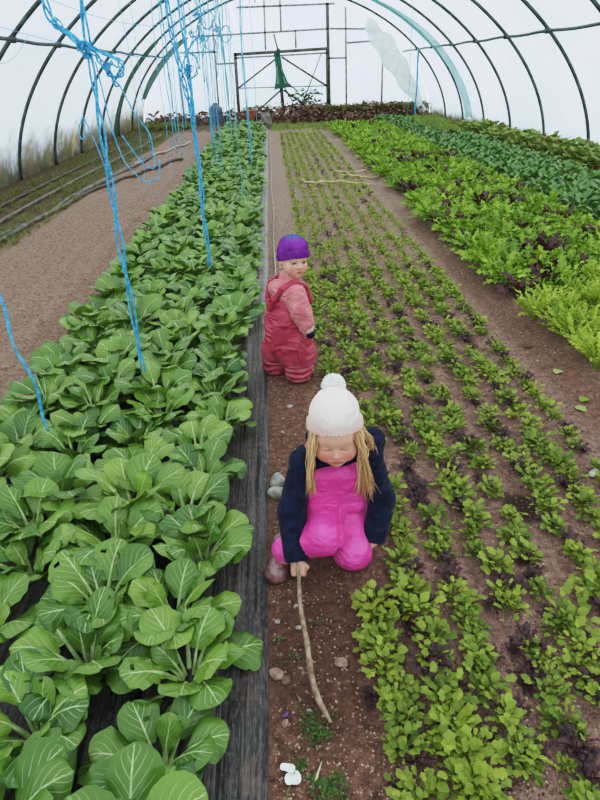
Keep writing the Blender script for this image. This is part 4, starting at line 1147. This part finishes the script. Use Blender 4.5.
for i,(x,y,lab,mm) in enumerate(((1.43,2.52,'pale fallen leaf on the worked path, nearest the seedlings',LEAFY),(1.545,2.62,'round green leaf lying against the lettuce bed edge',MIZ),(1.50,2.90,'pale yellow leaf on the path below the feathery plants',LEAFY),(1.46,3.25,'dull withered leaf high on the worked path',BRN))):
    m=MB(); P,q,a,C,s=leaf_surface(rs,rs.uniform(0,6),.15,.4,.005,.06,.05,P_OVAL,.2,.04,2,7,5,(x,y,float(gz(x,y))+.006)); m.quads(P,q,a)
    tag(m.build('fallen_leaf',mm),lab,'leaf')

# bleached sticks across the far rows
PALE=simple('bleached_wood',lin(196,172,128),lin(220,200,160),30,.7)
for i,(a,b,lab) in enumerate((((.62,9.2),(1.45,9.05),'long bleached stick lying across the seedling rows, nearest of the loose sticks'),((1.02,9.75),(1.62,9.65),'bleached stick ending at the lettuce bed, middle of the loose sticks'),((.98,10.1),(1.5,10.2),'bleached stick lying across the rows, farthest of the loose sticks'),((.42,9.5),(.75,9.15),'short bleached stick lying slantwise in the middle rows'))):
    m=MB(); p=[(a[0]+(b[0]-a[0])*t_,a[1]+(b[1]-a[1])*t_,float(gz(a[0]+(b[0]-a[0])*t_,a[1]))+.035+.02*math.sin(t_*5+i)) for t_ in np.linspace(0,1,10)]
    m.tube(p,[.014]*10,6); tag(m.build('loose_stick',PALE),lab,'stick')

# hoses on the left
HOSE=simple('grey_hose',lin(88,82,78),lin(126,118,112),10,.6); HOSE2=simple('brown_hose',lin(66,54,46),lin(96,82,72),10,.6); HOSEP=simple('pale_hose',lin(160,148,134),lin(190,178,164),10,.6)
def spl(P_,n=60):
    P_=np.array(P_,float); t_=np.linspace(0,1,len(P_)); T=np.linspace(0,1,n); q=np.stack([np.interp(T,t_,P_[:,i]) for i in range(P_.shape[1])],1)
    for _ in range(6): q[1:-1]=(q[:-2]+2*q[1:-1]+q[2:])/4
    return q
def hose(P_,r,m_,lab,n=70):
    q=spl(P_,n); z=gz(q[:,0],q[:,1])+r
    for _ in range(14): z[1:-1]=(z[:-2]+z[1:-1]*2+z[2:])/4
    q=np.column_stack([q,z+.006]); m=MB(); m.tube(q,r,7)
    tag(m.build('irrigation_hose',m_),lab,'hose')
hose([(-2.84,.5),(-2.84,3.5),(-2.88,6.4),(-2.84,7.4),(-2.72,8.3),(-2.80,9.2),(-2.55,11.5),(-2.40,13.0)],.024,HOSE,'grey irrigation hose along the weeds edge, nearest the bare bed')
hose([(-2.97,.5),(-2.97,3.5),(-2.99,6.6),(-2.78,7.6),(-2.86,9.0),(-2.62,11.6),(-2.46,13.4)],.022,HOSE,'grey irrigation hose twisting beside the one nearest the bare bed')
hose([(-3.22,.5),(-3.22,4),(-3.25,8),(-3.2,11),(-3.05,14),(-3.0,18)],.022,HOSE,'straight grey irrigation hose through the weeds, second from the film')
hose([(-3.64,.5),(-3.64,5),(-3.62,9),(-3.58,12),(-3.5,17)],.022,HOSE2,'straight brownish irrigation hose through the weeds, closest to the film')
hose([(-2.75,8.6),(-2.45,10.0),(-2.15,11.0),(-1.75,12.6)],.024,HOSE2,'dark brown hose curving out across the bare bed')
hose([(-2.55,12.0),(-2.35,13.5),(-2.05,14.8),(-1.95,15.8)],.022,HOSEP,'pale whitish hose angling over the far bare bed')
hose([(-.03,3.3),(-.015,4.5),(-.03,6),(-.012,7.4),(-.035,9),(-.02,11),(-.04,13),(-.02,16),(-.05,20)],.006,HOSEP,'thin pale drip line along the path edge behind the toddler')
for i in range(40):
    y=3.4+14*(i/40)**1.3; x=rs.uniform(-.12,.06)
    stone('white_fleck','small whitish fleck on the path edge beyond the toddler',x,y,.012+.0012*y,.012,.006,HOSEP,60+i,'fleck','white flecks along the path edge')

# blue twine
TWN=simple('blue_twine',lin(40,146,204),lin(104,192,230),60,.55); TWG=simple('teal_twine',lin(60,150,160),lin(110,190,190),60,.55)
def twine(paths,r,lab,mat=TWN,strands=1,sp=.012,grp=None,knots=()):
    m=MB()
    for P_ in paths:
        q=spl(P_,max(24,len(P_)*8))
        for s_ in range(strands):
            ph=rs.uniform(0,6.28); k=np.arange(len(q))
            off=np.stack([np.sin(k*.55+ph)*sp*(strands>1),np.cos(k*.43+ph)*sp*(strands>1),0*k],1)
            m.tube(q+off,r,5)
    for (c,rad,n) in knots:
        for i in range(n):
            p=np.array(c)+rs.normal(size=(7,3))*rad; m.tube(spl(p,20),r,4)
    return tag(m.build('hanging_twine',mat),lab,'twine',grp)
ZT=lambda x:float(arch_z(x))-.10
A=(-.695,2.725)
twine([[(A[0],A[1],.20),(A[0]-.004,A[1],.8),(A[0],A[1],1.2),(A[0]+.005,A[1],1.58)],[(A[0],A[1],1.56),(A[0]-.05,A[1],1.64),(A[0]-.12,A[1],1.68),(A[0]-.14,A[1],1.9),(A[0]-.1,A[1],3.1)],[(A[0]+.005,A[1],1.60),(A[0]+.03,A[1],2.2),(A[0]+.02,A[1],3.2)]],.0045,
      'thick blue twine hanging from a big knot down into the bok choy, left of centre',TWN,3,.010)
twine([[(-.80,2.72,1.70),(-.74,2.72,1.63),(-.68,2.72,1.59),(-.63,2.72,1.52),(-.60,2.72,1.46)],[(-.72,2.72,1.62),(-.62,2.72,1.57),(-.57,2.72,1.55),(-.58,2.72,1.49),(-.63,2.72,1.50)]],.0034,
      'tangled knot of blue twine hanging high at the left',TWN,3,.010,None,(((-.70,2.72,1.60),.020,4),((-.62,2.72,1.52),.016,3)))
twine([[(-.60,2.75,1.47),(-.55,2.75,1.35),(-.50,2.75,1.28),(-.50,2.75,1.14),(-.55,2.75,1.16),(-.62,2.75,1.28)],[(-.68,2.76,1.55),(-.66,2.76,1.3),(-.63,2.76,1.17),(-.56,2.76,1.09),(-.49,2.76,1.10),(-.48,2.76,1.18)]],.0028,
      'loose loops of thin blue twine hanging beside the thick left string',TWN,1)
twine([[(-.76,2.73,1.36),(-.79,2.73,1.31),(-.785,2.73,1.27),(-.765,2.73,1.28),(-.76,2.73,1.36),(-.74,2.73,1.30),(-.71,2.73,1.18),(-.70,2.73,1.05)]],.0026,'small blue twine loop left of the thick left string',TWN,1)
twine([[(-.992,2.202,.20),(-1.02,2.20,.50),(-1.05,2.20,.78),(-1.16,2.20,1.6),(-1.25,2.20,2.9)]],.0045,'thick blue twine slanting in at the left frame edge, lowest one',TWN,3,.009)
Cx,Cy=-.51,4.442
twine([[(Cx,Cy,.22),(Cx,Cy,.7),(Cx-.005,Cy,1.2),(Cx-.004,Cy,1.55)],[(Cx,Cy,1.5),(Cx-.02,Cy,2.2),(Cx-.03,Cy,3.2)],[(Cx,Cy,1.2),(Cx-.05,Cy,1.5),(Cx-.09,Cy,1.75),(Cx-.10,Cy,3.2)]],.0055,
      'thick blue twine hanging straight down to the bok choy, right of the knotted one',TWN,3,.012)
twine([[(Cx-.02,Cy,1.62),(Cx+.05,Cy,1.60),(Cx+.06,Cy,1.50),(Cx,Cy,1.46),(Cx-.04,Cy,1.53),(Cx+.02,Cy,1.65),(Cx+.09,Cy,1.70)]],.004,'blue twine bow tied round the second thick string',TWN,2,.008,None,(((Cx,Cy,1.52),.022,5),))
# thin strings, each tied to the crown and let down to a plant
thin=[(-.72,6.2,.25,TWN,.0035),(-.33,6.6,.28,TWG,.003),(-.98,7.0,.7,TWN,.0035),(-1.12,8.4,.25,TWN,.0035),(-.52,8.8,.25,TWG,.0035),(-.86,9.6,.5,TWN,.004),(-.30,9.2,.3,TWN,.006),(-1.2,10.6,.25,TWN,.004),(-.62,11.0,.9,TWG,.004),
      (-.95,12.0,.3,TWN,.005),(-1.45,12.5,.3,TWG,.005),(-.40,12.8,.3,TWG,.0045),(-1.2,14.2,.3,TWN,.005),(-.75,14.6,.4,TWN,.005),(-1.9,13.2,.3,TWG,.0055),(-1.7,15.0,.4,TWN,.006),(-2.3,12.4,.12,TWN,.0045),(-1.05,16.2,.3,TWN,.006),(-.35,16.8,.3,TWN,.006),(-2.1,16.4,.3,TWN,.006)]
for k_ in range(18): thin.append((rs.uniform(-1.9,-.2),rs.uniform(6.5,15.5),rs.choice([.25,.3,.6,1.0]),TWN if k_%3 else TWG,rs.uniform(.003,.0055)))
thin.sort(key=lambda q:q[1])
for i,(x,y,z0,mt,r) in enumerate(thin):
    w_=rs.uniform(-.05,.05); zt=ZT(x)
    lab=('thin twine over the bare left bed, ' if x<-1.35 else 'thin twine over the bok choy, ')+('pale teal, ' if mt is TWG else 'bright blue, ')+f'{nth(i+1)} nearest thin string'
    twine([[(x,y,z0),(x+w_*.3,y,z0+.6),(x+w_,y,(z0+zt)/2),(x-w_*.5,y,zt-.5),(x,y,zt)]],r,lab,mt,2 if r>.0045 else 1,.008,'thin twine strings')
for i,(x,y,z) in enumerate(((-1.15,12.0,2.35),(-.95,13.5,2.2),(-1.35,14.8,2.1),(-1.7,16.0,2.3))):
    twine([[(x,y,ZT(x)),(x+.02,y,z+.4),(x,y,z),(x+.15,y,z-.25),(x+.3,y,z-.1),(x+.2,y,z+.1),(x,y,z-.1),(x-.05,y,z-.8)]],.006,f'dangling snarl of blue twine high over the far bok choy, {nth(i+1)} nearest',TWN,3,.02,'snarls of twine',(((x,y,z),.06,5),))
for (x,y,lab) in ((2.95,14.2,'thin teal twine hanging down over the dark green bed'),(3.95,18.0,'thick blue twine hanging beside the torn sheet at the far right')):
    twine([[(x,y,.3),(x+.02,y,1.),(x,y,ZT(x) if x<3.5 else 1.9)]],.005 if y<15 else .014,lab,TWN if y>15 else TWG,1 if y<15 else 4,.015)
for i,(y0,y1,x0,x1) in enumerate(((5.0,13.0,-2.4,-1.2),(6.5,14.5,-2.9,-.5),(4.5,9,-2.2,-3.0))):
    q=[(x0+(x1-x0)*t_,y0+(y1-y0)*t_,min(ZT(x0),ZT(x1))-.1-.35*math.sin(PI*t_)) for t_ in np.linspace(0,1,9)]
    twine([q],.0035,f'long slack twine swagged between the left hoops, {["lowest","middle","nearest the film"][i]}',TWN if i<2 else TWG,1)

# green shade netting and torn film hung from the far hoops
def net_material(name,c,al):
    t=NT(name); b=t.bsdf(c,.7); tr=t.n('BsdfTranslucent',{'Color':c}).outputs[0]; mx=t.n('MixShader',{0:.5,1:b,2:tr}).outputs[0]
    a=t.math('ADD',al,t.math('MULTIPLY',t.math('SUBTRACT',t.noise(6,4,t.pos()),.5),.8),clamp=True)
    return t.done(t.n('MixShader',{0:a,1:t.n('BsdfTransparent').outputs[0],2:mx}).outputs[0])
NET=net_material('shade_net',lin(110,176,172),.75); NET2=net_material('dark_net',lin(70,100,82),1.0); TORN=net_material('torn_film',lin(228,232,226),.9)
def ribbon(name,lab,y,t0,t1,w,mat,inset,seed,cat='netting'):
    T=np.linspace(t0,t1,40); W=np.linspace(0,1,6); v=[]
    for k,t_ in enumerate(T):
        X_,Z_=arch(t_,-inset); ww=w*(.75+.5*vnoise(np.array([[t_*6,seed,0]]),seed)[0])
        for u in W: v.append((float(X_),y+ww*(u-.5),float(Z_)-.04-.05*math.sin(u*9+t_*7)*.5))
    q=[(i*6+j,(i+1)*6+j,(i+1)*6+j+1,i*6+j+1) for i in range(39) for j in range(5)]
    return tag(link(name,mesh_from(name,v,q,None,mat)),lab,cat)
ribbon('shade_net','teal shade netting bunched along a far hoop on the right side',17.5,.10,1.15,.75,NET,.12,3)
ribbon('shade_net','grey-green netting bunched along a far hoop on the left side',17.6,PI-.75,PI-.05,.55,NET2,.12,5)
ribbon('shade_net','dark green netting sagging from the last hoop on the left',20.6,PI-.85,PI-.30,1.0,NET2,.20,7)
m=MB(); q=spl([(3.05,2.75),(3.7,2.35),(4.2,1.7),(4.6,1.0),(4.95,.25)],30); v=[]
for i,(x,z) in enumerate(q):
    for u in np.linspace(0,1,6): v.append((x-.55*u*math.sin(PI*(i/29)**.8)-.05,20.7+.5*u,z-.15*u+.06*math.sin(i*.9+u*4)))
m.quads(v,[(i*6+j,(i+1)*6+j,(i+1)*6+j+1,i*6+j+1) for i in range(29) for j in range(5)])
tag(m.build('torn_film',TORN),'torn yellowed plastic film flapping from the last hoop on the right','plastic sheet')
m=MB(); v=[]
for i,u in enumerate(np.linspace(0,1,16)):
    for w_ in np.linspace(-1,1,6): v.append((.30+.06*math.sin(u*3)+w_*(.09+.05*u)+.35*max(0,u-.5)*(w_>0),22.28+.04*math.sin(w_*6+u*5),2.0-1.05*u+.05*w_))
m.quads(v,[(i*6+j,(i+1)*6+j,(i+1)*6+j+1,i*6+j+1) for i in range(15) for j in range(5)])
tag(m.build('door_net',net_material('green_door_net',lin(58,120,96),.95)),'dark green netting draped from the middle post of the door','netting')
m=MB(); m.tube([(.45,22.3,1.5),(.62,22.28,1.1),(.95,22.25,.85)],[.03,.03,.02],6); m.tube([(.35,22.3,1.9),(.5,22.28,1.0),(.75,22.25,.6)],[.03,.025,.02],6)
tag(m.build('green_rope',TWG if False else simple('green_rope',lin(52,104,84),lin(84,136,112),20,.8)),'green rope trailing from the door netting to the bush','rope')
# barrel, rusty can and post stub at the end of the bed
def lathe(prof,n=20):
    m=MB(); a=np.linspace(0,2*PI,n,endpoint=False); v=[(r*math.cos(t_),r*math.sin(t_),z) for r,z in prof for t_ in a]
    m.quads(v,[(i*n+j,i*n+(j+1)%n,(i+1)*n+(j+1)%n,(i+1)*n+j) for i in range(len(prof)-1) for j in range(n)]); return m
b=lathe([(.001,0),(.2,0),(.21,.03),(.22,.25),(.215,.47),(.2,.52),(.15,.54),(.12,.60),(.001,.60)]).build('water_barrel',simple('blue_grey_plastic',lin(70,84,104),lin(104,116,134),10,.5),loc=(-1.72,21.2,.0))
lathe([(.001,.60),(.07,.60),(.07,.64),(.001,.64)]).build('cap',simple('barrel_cap',lin(60,66,76)),b); tag(b,'blue-grey plastic barrel standing before the end wall, left of the door','barrel')
b=lathe([(.001,0),(.13,0),(.15,.28),(.16,.30),(.14,.30),(.13,.05),(.001,.05)]).build('flower_pot',simple('terracotta',lin(168,92,66),lin(196,118,90),12,.8),loc=(-.62,20.9,.12)); lathe([(.15,.26),(.172,.26),(.172,.32),(.14,.32)]).build('rim',simple('terracotta_rim',lin(176,98,72),lin(200,124,96)),b)
tag(b,'rust-orange pot standing at the far end of the bok choy bed','pot')
stone('stone','grey weathered stump at the far end of the plastic edge',-.12,19.3,.17,.15,.30,simple('grey_stump',lin(104,96,92),lin(140,132,126),10,.9),77)
